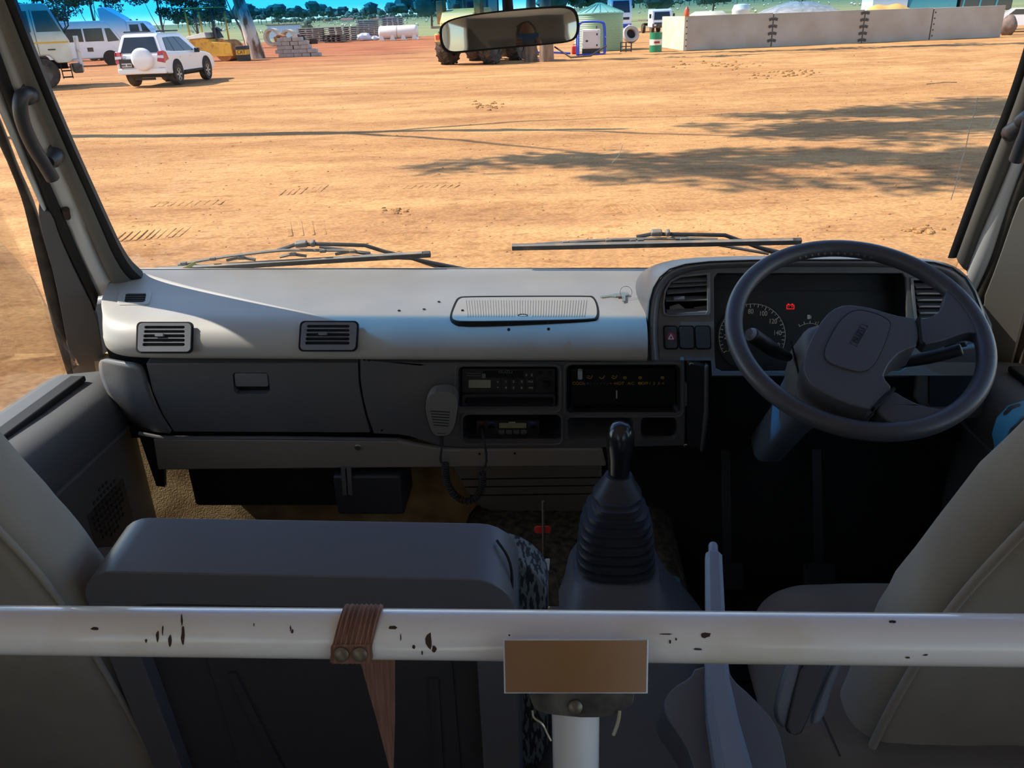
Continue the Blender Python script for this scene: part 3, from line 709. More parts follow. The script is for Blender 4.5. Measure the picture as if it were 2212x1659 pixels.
# ------------------------------------------------------------------ two-way radio
R2_ = FP.off(-.020)
t = thing('two_way_radio', 'small two-way radio with four white buttons in the lower recess', 'radio', FP.px(1098, 941, -.04))
b = MB(); b.plate(R2_.pts(rr(1029,909,1165,941,2)), [], R2_.n, .05); b.build('body', 'dark_plastic', t, bevel=.001)
chip('display_surround', 1074, 911, 1140, 928, 'black_plastic', t, R2_, .001, .002); chip('display', 1078, 914, 1137, 925, 'lcd', t, R2_, .0018, .001)
for u in (1077, 1093, 1109, 1125): chip('button', u, 930, u+12.5, 938, 'button_grey', t, R2_, .002, .003)
for u, v, r in ((1041,925,.006),(1062,924,.008),(1153,926,.0095)): MB().lathe([(r, 0), (r*.9, .008), (.0001, .0085)], 18, R2_.px(u, v), R2_.n).build('knob', 'black_plastic', t)
chip('red_mark', 1037, 911.5, 1045, 915, 'hazard_red', t, R2_, .0006, .0005, .5, 0)
for u in (1062, 1151): chip('print_mark', u-6, 912.5, u+6, 914.5, 'blue_dot', t, R2_, .0006, .0005, 0, 0)
chip('print_mark', 1099, 911.6, 1113, 913.2, 'gauge_white', t, R2_, .0014, .0005, 0, 0)
# ------------------------------------------------------------------ heater control panel
R3_ = FP.off(-.014)
t = thing('heater_control', 'black heater control panel with amber symbols and COOL to HOT scale', 'control panel', FP.px(1347, 880, -.02))
b = MB(); b.plate(R3_.pts(rr(1234,797,1458,874,4)), [], R3_.n, .01); b.build('panel', 'black_plastic', t, bevel=.001)
textpx('COOL', 'lettering', 6.5, R3_, 1250, 828, 'amber', t, sx=.8); textpx('HOT', 'lettering', 6.5, R3_, 1338, 828, 'amber', t, sx=.8); textpx('A/C', 'lettering', 6, R3_, 1363, 828, 'amber', t, sx=.8)
textpx('OFF', 'lettering', 6, R3_, 1393, 828, 'amber', t, sx=.75)
for s, u in zip('1234', (1404,1413,1423,1432)): textpx(s, 'numeral', 6, R3_, u, 828, 'amber', t)
for k in range(10):
    u = 1262+k*7.2; r = .0016 if k in (0,1,8,9) else .0010
    MB().lathe([(r, 0), (r, .0004)], 10, R3_.px(u, 828.3), R3_.n).build('scale_dot', 'blue_dot' if k < 4 else ('red_dot' if k > 5 else 'button_grey'), t)
def seat_icon(u, v, arrow):
    q = MB(); pl = R3_
    for a, c in (((-6,-1),(-1,2)), ((-1,2),(3,1)), ((3,1),(6,-5))):
        q.bar(pl.px(u+a[0], v+a[1], .0005), pl.px(u+c[0], v+c[1], .0005), .0016, .0004, up=pl.n)
    if arrow: q.bar(pl.px(u-5, v-4, .0005), pl.px(u+1, v-3, .0005), .0013, .0004, up=pl.n)
    q.build('air_symbol', 'amber', t)
for u, a in ((1274,1),(1300,0),(1327,1)): seat_icon(u, 816, a)
for u in (1350, 1383, 1431, 1382): 
    v = 816 if u != 1382 else 828
    q = MB(); q.tube([R3_.px(u+3.5*math.cos(k), v+2.6*math.sin(k), .0005) for k in [j*.7 for j in range(9)]], .0006, 5, closed=True); q.bar(R3_.px(u-3, v, .0005), R3_.px(u+3, v, .0005), .001, .0004, up=R3_.n); q.build('air_symbol', 'amber', t)
chip('lever', 1248, 802, 1258, 820, 'light_plastic', t, R3_, .008, .008, 2, .001)
chip('lever', 1331, 845, 1333.5, 861, 'light_plastic', t, R3_, .003, .003, 0, 0)
chip('slider_slot', 1262, 841, 1440, 844, 'cavity', t, R3_, .0006, .0004, 0, 0)
# ------------------------------------------------------------------ hand microphone with coiled cord
MP_ = FP.off(.030)
t = thing('hand_microphone', 'grey hand-held radio microphone with coiled black cord hanging on the centre panel', 'microphone', MP_.px(953, 941))
mo = smooth_poly([(921,868),(930,852),(950,847),(975,848),(988,861),(989,884),(983,918),(973,938),(960,942),(943,942),(932,934),(922,902),(918,880)], 2)
b = MB(); b.plate(MP_.pts(mo), [], MP_.n, .024); mb_ = b.build('shell', 'mic_grey', t, bevel=.006, seg=3)
b = MB(); b.plate(MP_.pts([(953+(u-953)*1.04, 893+(v-893)*1.02) for u, v in mo], -.012), [], MP_.n, .008); b.build('side_band', 'black_plastic', t, bevel=.003)
for k in range(6): v = 889+k*6; MB().bar(MP_.px(930+k*1.2, v-1, .0003), MP_.px(972-k*.6, v+1.5, .0003), .0016, .0008, up=MP_.n).build('grille_slot', 'cavity', mb_)
MB().bar(MP_.px(945,936,.0003), MP_.px(962,937,.0003), .0012, .0005, up=MP_.n).build('print_line', 'button_dark', mb_)
b = MB(); b.hexa([FP.px(938,852,.0), FP.px(980,852,.0), FP.px(980,852,.03), FP.px(938,852,.03), FP.px(936,838,.0), FP.px(980,838,.0), FP.px(976,838,.026), FP.px(940,838,.026)]); b.build('hanger', 'hood', t, bevel=.002)
CO = FP.off(.028)
MB().tube(smooth_line([MP_.px(953,940,-.012), MP_.px(953,948,-.012), MP_.px(954,962,-.012)], 1), .0052, 10).build('strain_relief', 'cord', t)
MB().tube(smooth_line([MP_.px(954,960,-.012), CO.px(953,975), CO.px(951,990), CO.px(953,1000), CO.px(962,1002)], 2), .0026, 8).build('lead', 'cord', t, smooth=60)
sp = smooth_line([CO.px(u, v) for u, v in ((962,1000),(962,1020),(966,1045),(978,1066),(996,1080),(1013,1084),(1030,1074),(1041,1055),(1043,1035),(1042,1022))], 3)
cum = [0]
for a, c in zip(sp, sp[1:]): cum.append(cum[-1]+(c-a).length)
def at(s):
    s = min(max(s, 0), cum[-1]*.9999); i = max(j for j in range(len(cum)-1) if cum[j] <= s)
    k = (s-cum[i])/(cum[i+1]-cum[i]); return sp[i].lerp(sp[i+1], k), (sp[i+1]-sp[i]).normalized()
hel = []; NT = 34
for i in range(NT*10+1):
    p, d = at(cum[-1]*i/(NT*10)); s = d.cross(CO.n).normalized(); a = 2*math.pi*i/10
    hel.append(p + s*.0068*math.cos(a) + CO.n*.0068*math.sin(a))
MB().tube(hel, .0019, 6).build('coiled_cord', 'cord', t, smooth=70)
MB().tube(smooth_line([CO.px(1042,1023), CO.px(1040,1016), CO.px(1050,1005), CO.px(1051,985), CO.px(1047,960), CO.px(1043,940,-.02), R2_.px(1041,926,.006)], 3), .0026, 8).build('lead', 'cord', t, smooth=60)
# ------------------------------------------------------------------ keys on the dash top
KT = TP.off(.002)
t = thing('key_ring', 'two metal keys on a thin ring lying on the sunlit dash top', 'keys', KT.px(1340, 640))
MB().plate(KT.pts([(1296,641),(1300,638.5),(1318,637),(1328,634),(1337,634),(1338,639),(1330,641),(1318,640),(1300,642)]), [], KT.n, .002).build('key', 'brass_key', t)
MB().plate(KT.pts([(1332,634),(1345,631),(1358,632),(1359,636),(1351,638),(1351,649),(1345,650),(1343,639),(1333,640)], .003), [], KT.n, .002).build('key', 'brass_key', t)
rc = KT.px(1352, 631, .012)
MB().tube([rc + Vector((math.cos(a)*.012, math.sin(a)*.008, math.sin(a)*.010)) for a in [k*math.pi/10 for k in range(20)]], .0007, 6, closed=True).build('ring', 'chrome', t)
# ------------------------------------------------------------------ steering wheel
el = math.radians(61.4); WC = Vector((.466, 1.236, 1.5255))
WP = PL(WC, (1, 0, 0), (0, math.sin(el), math.cos(el)))
t = thing('steering_wheel', 'large dark grey two-spoke steering wheel in front of the instrument housing', 'steering wheel', WC)
R0w = .191
MB().tube([WP.l2(R0w*math.cos(a), R0w*math.sin(a)) for a in [k*math.pi/40 for k in range(80)]], .0145, 14, closed=True, up=WP.n).build('rim', 'wheel', t, smooth=180)
# finger grips on the inside of the top of the rim
gb = MB()
for k in range(12):
    a = math.radians(70+k*3.6); gb.ell(WP.l2((R0w-.0115)*math.cos(a), (R0w-.0115)*math.sin(a), 0), (.0046, .0046, .0046), 8, 6)
gb.build('finger_grips', 'wheel', t)
hubp = smooth_poly([(1737,805),(1736,776),(1750,736),(1772,696),(1796,669),(1826,657),(1872,662),(1915,675),(1950,684),(1980,686),(1988,745),(1950,756),(1925,778),(1912,800),(1908,815),(1930,840),(1905,856),(1886,884),(1850,878),(1798,858),(1756,834)], 1)
b = MB(); b.plate(WP.pts(hubp, .022), [], WP.n, .05); hb = b.build('hub_cover', 'hub', t, bevel=.014, seg=4)
padp = smooth_poly([(1782,756),(1790,735),(1810,700),(1826,682),(1850,668),(1890,676),(1918,690),(1924,700),(1915,730),(1898,770),(1885,790),(1866,803),(1840,800),(1795,785),(1782,772)], 2)
b = MB(); b.plate(WP.pts(padp, .0245), [], WP.n, .02); hp_ = b.build('horn_pad', 'hub', hb, bevel=.003, seg=3)
MB().tube(WP.pts(padp, .0228), .0012, 6, closed=True).build('pad_groove', 'gap', hb)
LPW = WP.off(.0246)
# maker plate, rotated with the wheel
pA, pB, pC, pD = LPW.px(1836,741), LPW.px(1851,749), LPW.px(1876,706), LPW.px(1861,699)
MB().tube([pA, pB, pC, pD], .0007, 6, closed=True).build('badge_outline', 'hub_mark', hb)
c2 = in2(LPW, 1856, 724); e1 = in2(LPW, 1843, 746); e2 = in2(LPW, 1868, 702)
text('ISUZU', 'maker_badge', .0150, LPW, c2[0], c2[1], 'hub_mark', hb, c=.0006, ex=.0003, rot=math.atan2(e2[1]-e1[1], e2[0]-e1[0]), sx=.86)
for poly, nm in (([(1981,688),(2010,686),(2035,668),(2042,638),(2052,612),(2085,632),(2120,662),(2142,720),(2146,742),(2128,728),(2100,716),(2072,722),(2035,736),(1988,746)], 'spoke'),
                 ([(1927,840),(1960,862),(2000,878),(2040,884),(2085,872),(2110,862),(2080,900),(2020,925),(1940,920),(1912,906),(1888,882)], 'spoke')):
    b = MB(); b.plate(WP.pts(smooth_poly(poly, 1), .008), [], WP.n, .022); b.build(nm, 'wheel', t, bevel=.009, seg=4)
for a, c in (((1982,690),(1988,748)), ((1930,842),(1886,884))): MB().bar(WP.px(*a, .0185), WP.px(*c, .0185), .004, .012, up=WP.n).build('spoke_joint', 'gap', t)
# ------------------------------------------------------------------ steering column with stalks
t = thing('steering_column', 'grey steering column shroud with two control stalks under the wheel', 'steering column', (WC.x, 1.50, .9))
dn = -WP.n
def colring(c, hx, hy): return [c + WP.ux*(hx*math.copysign(abs(math.cos(a))**.6, math.cos(a))) + WP.uy*(hy*math.copysign(abs(math.sin(a))**.6, math.sin(a))) for a in [k*math.pi/10 for k in range(20)]]
c0 = WC + dn*.035 + WP.ux*-.01
MB().loft([colring(c0, .05, .045), colring(c0+dn*.01, .062, .055), colring(c0+dn*.08+WP.uy*.01, .066, .066), colring(c0+dn*.14+WP.uy*.02, .06, .062)]).build('shroud', 'dash_face', t, smooth=50)
MB().loft([colring(c0+dn*.14+WP.uy*.02+WP.ux*-.01, .048, .05), colring(c0+dn*.28+WP.uy*.05+WP.ux*-.02, .034, .04), colring(c0+dn*.44+WP.uy*.09+WP.ux*-.025, .032, .04)]).build('lower_cover', 'hb_grey', t, smooth=50)
MB().bar(c0+dn*.045+WP.uy*-.06+WP.ux*-.066, c0+dn*.045+WP.uy*.05+WP.ux*-.0665, .0015, .003, up=WP.ux).build('split_line', 'gap', t)
def stalk(pts, r, tip, m='black_plastic'):
    pts = smooth_line(pts, 2); k = len(pts)
    rad = [r*(.55+.45*min(1, i/(k*.45))) for i in range(k)]; rad[-1] *= .8
    s = MB().tube(pts, rad, 12).build('stalk', m, t, smooth=60)
    if tip: MB().tube([pts[-1], pts[-1]+(pts[-1]-pts[-2]).normalized()*.006], [r*.9, r*.6], 12).build('stalk_tip', tip, s)
stalk([P(1705,772,y=1.30), P(1680,762,y=1.285), P(1650,742,y=1.265), P(1622,722,y=1.25)], .0125, 'hb_plastic')
stalk([P(1930,788,y=1.30), P(1970,780,y=1.29), P(2030,768,y=1.28), P(2078,754,y=1.27)], .0105, None)
# ------------------------------------------------------------------ gear lever
t = thing('gear_lever', 'black gear lever with glossy knob and ribbed rubber boot on its console', 'gear lever', (.08, 1.12, .93))
def sq(c, hx, hy, e=.55, k=24): return [Vector((c[0]+hx*math.copysign(abs(math.cos(a))**e, math.cos(a)), c[1]+hy*math.copysign(abs(math.sin(a))**e, math.sin(a)), c[2])) for a in [j*2*math.pi/k for j in range(k)]]
MB().loft([sq((.11,1.06,.92), .185, .22), sq((.11,1.06,.98), .165, .20), sq((.105,1.08,1.04), .13, .16), sq((.09,1.11,1.10), .094, .115), sq((.084,1.13,1.135), .080, .090), sq((.084,1.13,1.155), .072, .075)]).build('console', 'console', t, smooth=60)
rg = []
NB = 9
for k in range(NB):
    s = k/(NB-1); z = 1.145 + .125*s; hx = .066 - .010*s**1.5 - .018*s**6; hy = .064-.018*s
    c = (.084+.001*s, 1.13+.012*s, z)
    rg += [sq(c, hx, hy, .6), sq((c[0], c[1], z+.006), hx*1.0, hy*1.0, .6), sq((c[0], c[1], z+.008), hx*.85, hy*.85, .6), sq((c[0], c[1], z+.0135), hx*.83, hy*.83, .6)]
rg += [sq((.086,1.145,1.285), .040, .034, .7), sq((.087,1.148,1.30), .030, .028, .8), sq((.088,1.15,1.316), .022, .022, 1)]
MB().loft(rg).build('boot', 'boot', t, smooth=30)
MB().lathe([(.016, 0), (.0175, .03), (.019, .055), (.0225, .075), (.0225, .092), (.0195, .106), (.013, .115), (.0001, .118)], 24, (.088, 1.15, 1.292), (.02, .03, 1)).build('knob', 'knob_black', t, smooth=60)
b = MB(); b.box((.105, 1.035, 1.075), (.035, .012, .06)); b.build('latch_slot', 'cavity', t, bevel=.004)
MB().tube([(.124,1.03,1.10), (.124,1.026,1.05), (.10,1.026,1.045)], .002, 6).build('wire_loop', 'hb_plastic', t)
# ------------------------------------------------------------------ hand brake
t = thing('hand_brake', 'grey hand brake lever with push button beside the driver seat', 'hand brake', (.18, .66, 1.0))
HP = PL((.17, .66, 1.275), (1, 0, 0), (0, .85, .5))
hbp = smooth_poly([(1502,1440),(1494,1462),(1455,1484),(1434,1512),(1436,1545),(1462,1580),(1492,1630),(1512,1720),(1710,1720),(1690,1600),(1672,1555),(1620,1500),(1585,1470),(1570,1440)], 1)
b = MB(); b.plate(HP.pts(hbp), [], HP.n, .10); b.build('base_shroud', 'hb_grey', t, bevel=.022, seg=4)
A, B = P(1548,1470,y=.71), P(1541,1203,y=.885)
rgs = []
dirv = (B-A).normalized(); sx_ = Vector((1,0,0)); sx_ = (sx_-dirv*sx_.dot(dirv)).normalized(); sy_ = dirv.cross(sx_)
def oct(c, w, h): return [c + sx_*(w*x) + sy_*(h*y) for x, y in ((-1,-.5),(-.55,-1),(.55,-1),(1,-.5),(1,.5),(.55,1),(-.55,1),(-1,.5))]
C0, C1 = P(1590,1700,y=.60), P(1560,1560,y=.66)
MB().loft([oct(C0, .020, .02), oct(C1, .0165, .017), oct(A, .0135, .014), oct(A.lerp(B,.4), .0115, .012), oct(B, .0105, .011), oct(B+dirv*.003, .0085, .009)]).build('lever', 'hb_plastic', t, smooth=30)
MB().tube([B, B+dirv*.019, B+dirv*.022], [.0062, .0062, .005], 14).build('push_button', 'hb_plastic', t)
# ------------------------------------------------------------------ seats
def rrect(x0, x1, y0, y1, z, r=.04, k=5, lean=0):
    out = []
    r = min(r, (x1-x0)/2.01, (y1-y0)/2.01)
    for cx, cy, a0 in ((x1-r, y1-r, 0), (x0+r, y1-r, 90), (x0+r, y0+r, 180), (x1-r, y0+r, 270)):
        for i in range(k+1):
            a = math.radians(a0+90*i/k); out.append(Vector((cx+r*math.cos(a), cy+r*math.sin(a), z + lean*(cy+r*math.sin(a)-y0))))
    return out
clouds = bpy.data.textures.new('folds', 'CLOUDS'); clouds.noise_scale = .11
def cloth(o, s):
    md = o.modifiers.new('sub', 'SUBSURF'); md.levels = 2; md.render_levels = 2
    md = o.modifiers.new('folds', 'DISPLACE'); md.texture = clouds; md.strength = s; md.mid_level = .5; md.texture_coords = 'LOCAL'
t = thing('driver_seat', 'driver seat in a loose beige cloth cover at the right', 'seat', (.56, .85, .72))
lv = [(z_-.03, x_+.042, y_) for z_, x_, y_ in [(.79,.352,.875),(.80,.350,.87),(.86,.34,.85),(1.0,.325,.80),(1.089,.318,.785),(1.25,.322,.75),(1.40,.338,.72),(1.476,.35,.70),(1.60,.372,.655),(1.71,.40,.615),(1.82,.45,.585),(1.90,.51,.575),(1.93,.57,.58)]]
o = MB().loft([rrect(x, .85-(x-.36)*.8, y, y+.13-.03*i/12, z, .05) for i, (z, x, y) in enumerate(lv)]).build('backrest', 'seat_cloth', t, smooth=180); cloth(o, .012)
MB().tube(smooth_line([(x+.022, y-.001, z) for z, x, y in lv[:11]], 2), .0055, 8).build('piping', 'seat_cloth', t, smooth=60)
o = MB().loft([rrect(.295, .82, .74, 1.10, .98, .09), rrect(.285, .83, .73, 1.115, 1.05, .1), rrect(.29, .825, .73, 1.11, 1.12, .1), rrect(.305, .81, .745, 1.095, 1.15, .1), rrect(.36, .76, .80, 1.04, 1.158, .09)]).build('cushion', 'seat_cloth2', t, smooth=180); cloth(o, .006)
MB().tube(smooth_line([(.335,.74,1.158),(.33,.85,1.157),(.325,.95,1.156)], 2), .0018, 6).build('stitching', 'seam', t)
b = MB(); b.box((.56,.93,.85), (.4,.3,.24)); b.build('base', 'black_plastic', t, bevel=.01)
# buckle arm between brake and seat
t = thing('seat_belt_buckle', 'dark belt buckle stalk between hand brake and driver seat', 'belt buckle', P(1710,1585,y=.70))
BU = PL(P(1740,1500,y=.70), (1, 0, 0), (0, .6, .8))
MB().plate(BU.pts(smooth_poly([(1738,1420),(1800,1415),(1792,1440),(1745,1560),(1728,1592),(1697,1582),(1705,1540)], 1)), [], BU.n, .012).build('stalk', 'vinyl_dark', t, bevel=.003)
MB().plate(BU.pts(smooth_poly([(1705,1420),(1738,1420),(1708,1530),(1700,1580),(1678,1560),(1674,1520)], 1), -.004), [], BU.n, .012).build('side_arm', 'hb_grey', t, bevel=.004)
MB().plate(BU.pts(smooth_poly([(1805,1415),(1830,1415),(1800,1480),(1780,1560),(1745,1570)], 1), -.006), [], BU.n, .012).build('side_arm', 'hb_grey', t, bevel=.004)
# passenger seat at the left
t = thing('passenger_seat', 'passenger seat backrest in beige cloth at the far left', 'seat', (-.80, .85, .72))
lv = [(z_-.06, x_+.055, y_) for z_, x_, y_ in [(.95,.545,.86),(1.10,.54,.82),(1.25,.535,.785),(1.38,.54,.76),(1.47,.552,.745),(1.55,.58,.735),(1.63,.612,.725),(1.72,.65,.715),(1.79,.70,.715),(1.82,.75,.72)]]
o = MB().loft([rrect(-1.045+(x-.595)*.6, -x, y, y+.12, z, .045) for z, x, y in lv]).build('backrest', 'seat_cloth', t, smooth=180); cloth(o, .008)
MB().tube(smooth_line([(-x-.012, y+.006, z) for z, x, y in lv[:8]], 2), .0045, 8).build('piping', 'seat_cloth', t, smooth=60)
o = MB().loft([rrect(-1.0,-.58,.88,1.28,.95,.08), rrect(-1.0,-.58,.87,1.29,1.06,.08), rrect(-.97,-.61,.9,1.26,1.09,.08)]).build('cushion', 'seat_cloth2', t, smooth=180)
# middle seat
t = thing('middle_seat', 'black vinyl backed middle seat with recessed back panel behind the gear lever', 'seat', (-.31, .85, .72))
SP_ = PL((-.31, .765, 1.378), (1, 0, LEAN), (0, -.11, 1))
def rr2(a0, b0, a1, b1, r, k=6):
    out = []
    for cx, cy, q in ((a1-r, b1-r, 0), (a0+r, b1-r, 90), (a0+r, b0+r, 180), (a1-r, b0+r, 270)):
        for i in range(k+1):
            a = math.radians(q+90*i/k); out.append((cx+r*math.cos(a), cy+r*math.sin(a)))
    return out
def loc(pl, poly, c=0): return [pl.l2(a, b_, c) for a, b_ in poly]
b = MB(); b.plate(loc(SP_, rr2(-.278,-.52,.250,.032,.05)), [loc(SP_, rr2(-.235,-.49,.200,-.020,.045))], SP_.n, .10)
o = b.build('back_shell', 'vinyl', t, bevel=.024, seg=5)
b = MB(); b.plate(loc(SP_, rr2(-.245,-.50,.21,-.010,.04), -.022), [], SP_.n, .01); rp = b.build('recess_panel', 'vinyl_dark', t, bevel=.002)
b = MB(); b.plate(loc(SP_, rr2(-.16,-.50,.165,-.055,.03), -.018), [], SP_.n, .01); b.build('raised_field', 'vinyl_dark', rp, bevel=.006, seg=3)
for x in (-.13, .14): MB().bar(SP_.l2(x,-.16,-.017), SP_.l2(x+.05*(1 if x < 0 else -.2),-.49,-.017), .012, .006, up=SP_.n).build('pressing', 'vinyl_dark', rp)
b = MB(); b.plate(loc(SP_, rr2(-.262,-.52,.288,-.012,.075), -.088), [], SP_.n, .05); o = b.build('cloth_front', 'seat_zebra', t, bevel=.022, seg=4)
MB().tube(smooth_line([SP_.l2(.225,.030,-.07), SP_.l2(.243,.022,-.045), SP_.l2(.247,.0,-.02), SP_.l2(.24,-.03,-.004), SP_.l2(.222,-.055,.0005)], 2), .0018, 6).build('stitching', 'gap', t)
MB().tube([SP_.l2(-.235,.0285,-.096), SP_.l2(.20,.0285,-.096)], .003, 8).build('top_piping', 'vinyl', t)
b = MB(); b.box((-.31,1.08,1.0), (.48,.36,.13)); b.build('cushion', 'vinyl_dark', t, bevel=.03, seg=3)
# rod with red tag, webbing end
t = thing('dipstick_rod', 'thin metal rod with a red plastic tag beside the gear lever', 'rod', P(1174,1245,y=1.2))
MB().tube([P(1173,1083,y=1.2), P(1175,1250,y=1.2)], .0026, 8).build('rod', 'metal_dull', t)
b = MB(); RPn = PL(P(1172,1145,y=1.206), (1,0,0), (0,.3,1)); b.plate(RPn.pts(rr(1154,1138,1190,1152,6)), [], RPn.n, .006); b.build('tag', 'red_plastic', t, bevel=.002)
t = thing('belt_end', 'pale plastic belt tongue on dark webbing between middle seat and console', 'seat belt', P(1185,1300,y=1.0))
BE = PL(P(1185,1250,y=1.0), (1,0,0), (0,.5,.8))
MB().plate(BE.pts([(1178,1207),(1188,1207),(1186,1233),(1178,1231)]), [], BE.n, .004).build('tongue', 'light_plastic', t, bevel=.001)
MB().plate(BE.pts([(1178,1233),(1196,1232),(1206,1262),(1208,1310),(1180,1310)]), [], BE.n, .006).build('webbing', 'carpet_rib', t, bevel=.002)
# pedals in the dark footwell
for x, lb in ((.36, 'clutch pedal left of the steering column'), (.56, 'brake pedal under the steering column')):
    t = thing('pedal', 'dark rubber covered '+lb, 'pedal', (x, 1.6, .8))
    MB().bar((x, 1.62, 1.1), (x, 1.50, .86), .02, .012).build('arm', 'black_plastic', t)
    MB().box((x, 1.49, .85), (.07, .02, .06), Matrix.Rotation(-.6, 3, 'X')).build('pad', 'rubber', t, bevel=.004)
# ------------------------------------------------------------------ hand rail
ra_, rb_ = P(-90,1360,z=1.556), P(2300,1384,z=1.556)
t = thing('hand_rail', 'white painted tubular hand rail with chipped paint across the foreground', 'hand rail', ((ra_.x+rb_.x)/2, ra_.y, .72))
MB().tube([ra_+Vector((-.55,0,0)), ra_, rb_, rb_+Vector((.5,0,0))], .0198, 28).build('tube', 'rail_white', t, smooth=60)
po = P(1243, 1600, y=ra_.y)
MB().tube([(po.x, ra_.y, 1.55), (po.x+.002, ra_.y, .72)], .0198, 24).build('post', 'rail_white', t, smooth=60)
# paint chips: flattened patches lying on the tube surface
def on_rail(u, v):
    d = ray(u, v); best = None
    for k in range(400):
        p = CAM + d*(.45+k*.0008)
        s = (p.x-ra_.x)/(rb_.x-ra_.x); c = ra_.lerp(rb_, s); r = Vector((0, p.y-c.y, p.z-c.z))
        if r.length < .0199: return p, r.normalized(), c
    return None
def chippatch(u, v, wu, wv, jag=.25, m='rust_chip', name='paint_chip'):
    pts = []
    K = 11
    for k in range(K):
        a = 2*math.pi*k/K; j = 1+random.uniform(-jag, jag)
        h = on_rail(u+wu*j*math.cos(a), v+wv*j*math.sin(a))
        if h is None: return
        pts.append(h[2]+h[1]*.02005)
    c = on_rail(u, v); q = MB(); q.add(pts+[c[2]+c[1]*.0202], [(k, (k+1) % K, K) for k in range(K)]); q.build(name, m, t)
for a in ((849,1356,11,4),(927,1385,7,17),(938,1402,5,8),(341,1375,3.5,12),(368,1383,4,12),(396,1372,4,19),(393,1340,2,12),(316,1384,2.5,5),(352,1362,1.5,10),(632,1364,3,5),(628,1358,1.5,6),(549,1350,1.2,5),(1524,1372,12,6),(1447,1386,2,5),(1440,1370,14,1.5),(894,1397,3,4),(912,1410,2,5),(1460,1381,2,3),(866,1376,1.2,8),(1998,1414,6,1.5),(205,1358,10,3),(1100,1372,2,2)): chippatch(*a)
for a in ((1508,1402,9,2.5),(1928,1344,9,3.5),(1960,1420,5,2)): chippatch(*a, m='rubber_dusty')
# joint bracket with tape, screw and wires
t2 = thing('rail_clamp', 'grimy taped clamp with a screw joining rail and post', 'clamp', (po.x, ra_.y-.03, 1.47))
JP = PL((po.x, ra_.y-.027, 1.505), (1, 0, 0), (0, .45, .9))
b = MB(); b.plate(JP.pts(smooth_poly([(1140,1490),(1370,1490),(1368,1524),(1345,1530),(1335,1545),(1275,1552),(1200,1545),(1165,1540),(1150,1525)], 1)), [], JP.n, .012); b.build('bracket', 'tape', t2, bevel=.003)
MB().lathe([(.0055, 0), (.0055, .002), (.003, .0035), (.0001, .0035)], 12, JP.px(1243,1526), JP.n).build('screw', 'metal_dull', t2)
MB().tube(smooth_line([JP.px(1150,1535,.001), JP.px(1152,1552,.002), JP.px(1172,1562,.004), JP.px(1182,1585,.0), JP.px(1190,1600,-.002)], 2), .0008, 6).build('wire', 'wire', t2)
MB().tube(smooth_line([JP.px(1338,1535,.001), JP.px(1336,1560,.004), JP.px(1325,1588,.003)], 2), .0014, 6).build('wire', 'wire', t2)
# brown plate
t2 = thing('brown_plate', 'rectangular brown plate with clear plastic edge clipped to the rail', 'plate', P(1243,1500,y=ra_.y-.04))
QP = PL(P(1243,1440,y=ra_.y-.036), (1, 0, -.008), (0, .50, .86))
pu = lambda s, v: (1090+308*s, v)
def bent(m, grow, off, th, name):
    q = MB(); rows = []
    for i in range(13):
        s = i/12; bow = .010*(1-(2*s-1)**2)
        top = QP.px(1090-grow+(308+2*grow)*s, 1384-grow*.6, off+bow); bot = QP.px(1092-grow+(304+2*grow)*s, 1496+grow*.6, off+bow)
        rows.append([top, bot, bot-QP.n*th, top-QP.n*th])
    q.loft(rows); q.build(name, m, t2, smooth=20)
bent('brown_plate', 0, .001, .003, 'card'); bent('clear_edge', 3, -.0025, .003, 'clear_holder')
# ------------------------------------------------------------------ webbing strap on the rail
sc_ = P(765, 1362, y=ra_.y); s0 = (sc_.x-ra_.x)/(rb_.x-ra_.x); rc_ = ra_.lerp(rb_, s0)
t2 = thing('webbing_strap', 'brown webbing strap looped over the rail and riveted, hanging down to a point', 'strap', (rc_.x, rc_.y, 1.3))
rows = []
for k in range(21):
    a = math.radians(-78+k*15.5); r = .0225
    c = rc_ + Vector((.006*math.sin(a)+.002, r*-math.cos(a)*1.0, r*math.sin(a)))
    rows.append([c+Vector((-.0155,0,0)), c+Vector((.0155,0,0)), c+Vector((.0155, .0018*math.cos(a), -.0018*math.sin(a))), c+Vector((-.0155, .0018*math.cos(a), -.0018*math.sin(a)))])
MB().loft(rows).build('loop', 'brown_web', t2, smooth=50)
for k in range(8):
    MB().tube([r[0].lerp(r[1], (k+.5)/8) + Vector((0, 0, 0)) for r in rows], .0009, 5).build('cord_ridge', 'brown_web', t2)
SPL = PL(rc_+Vector((0,-.0285,-.013)), (1,0,0), (0,.3,.95))
b = MB(); b.plate(SPL.pts(rr(714,1392,802,1434,8)), [], SPL.n, .006); b.build('overlap', 'brown_web', t2, bevel=.002)
for u in (738, 778): MB().lathe([(.0062, 0), (.006, .0015), (.003, .003), (.0001, .003)], 14, SPL.px(u,1413), SPL.n).build('rivet', 'metal_dull', t2)
TS = PL(rc_+Vector((0,.012,-.03)), (1,0,0), (0,.12,1))
MB().plate(TS.pts([(777,1425),(852,1420),(852,1560),(849,1680),(846,1680),(815,1560)]), [], TS.n, .002).build('tail', 'brown_web', t2)
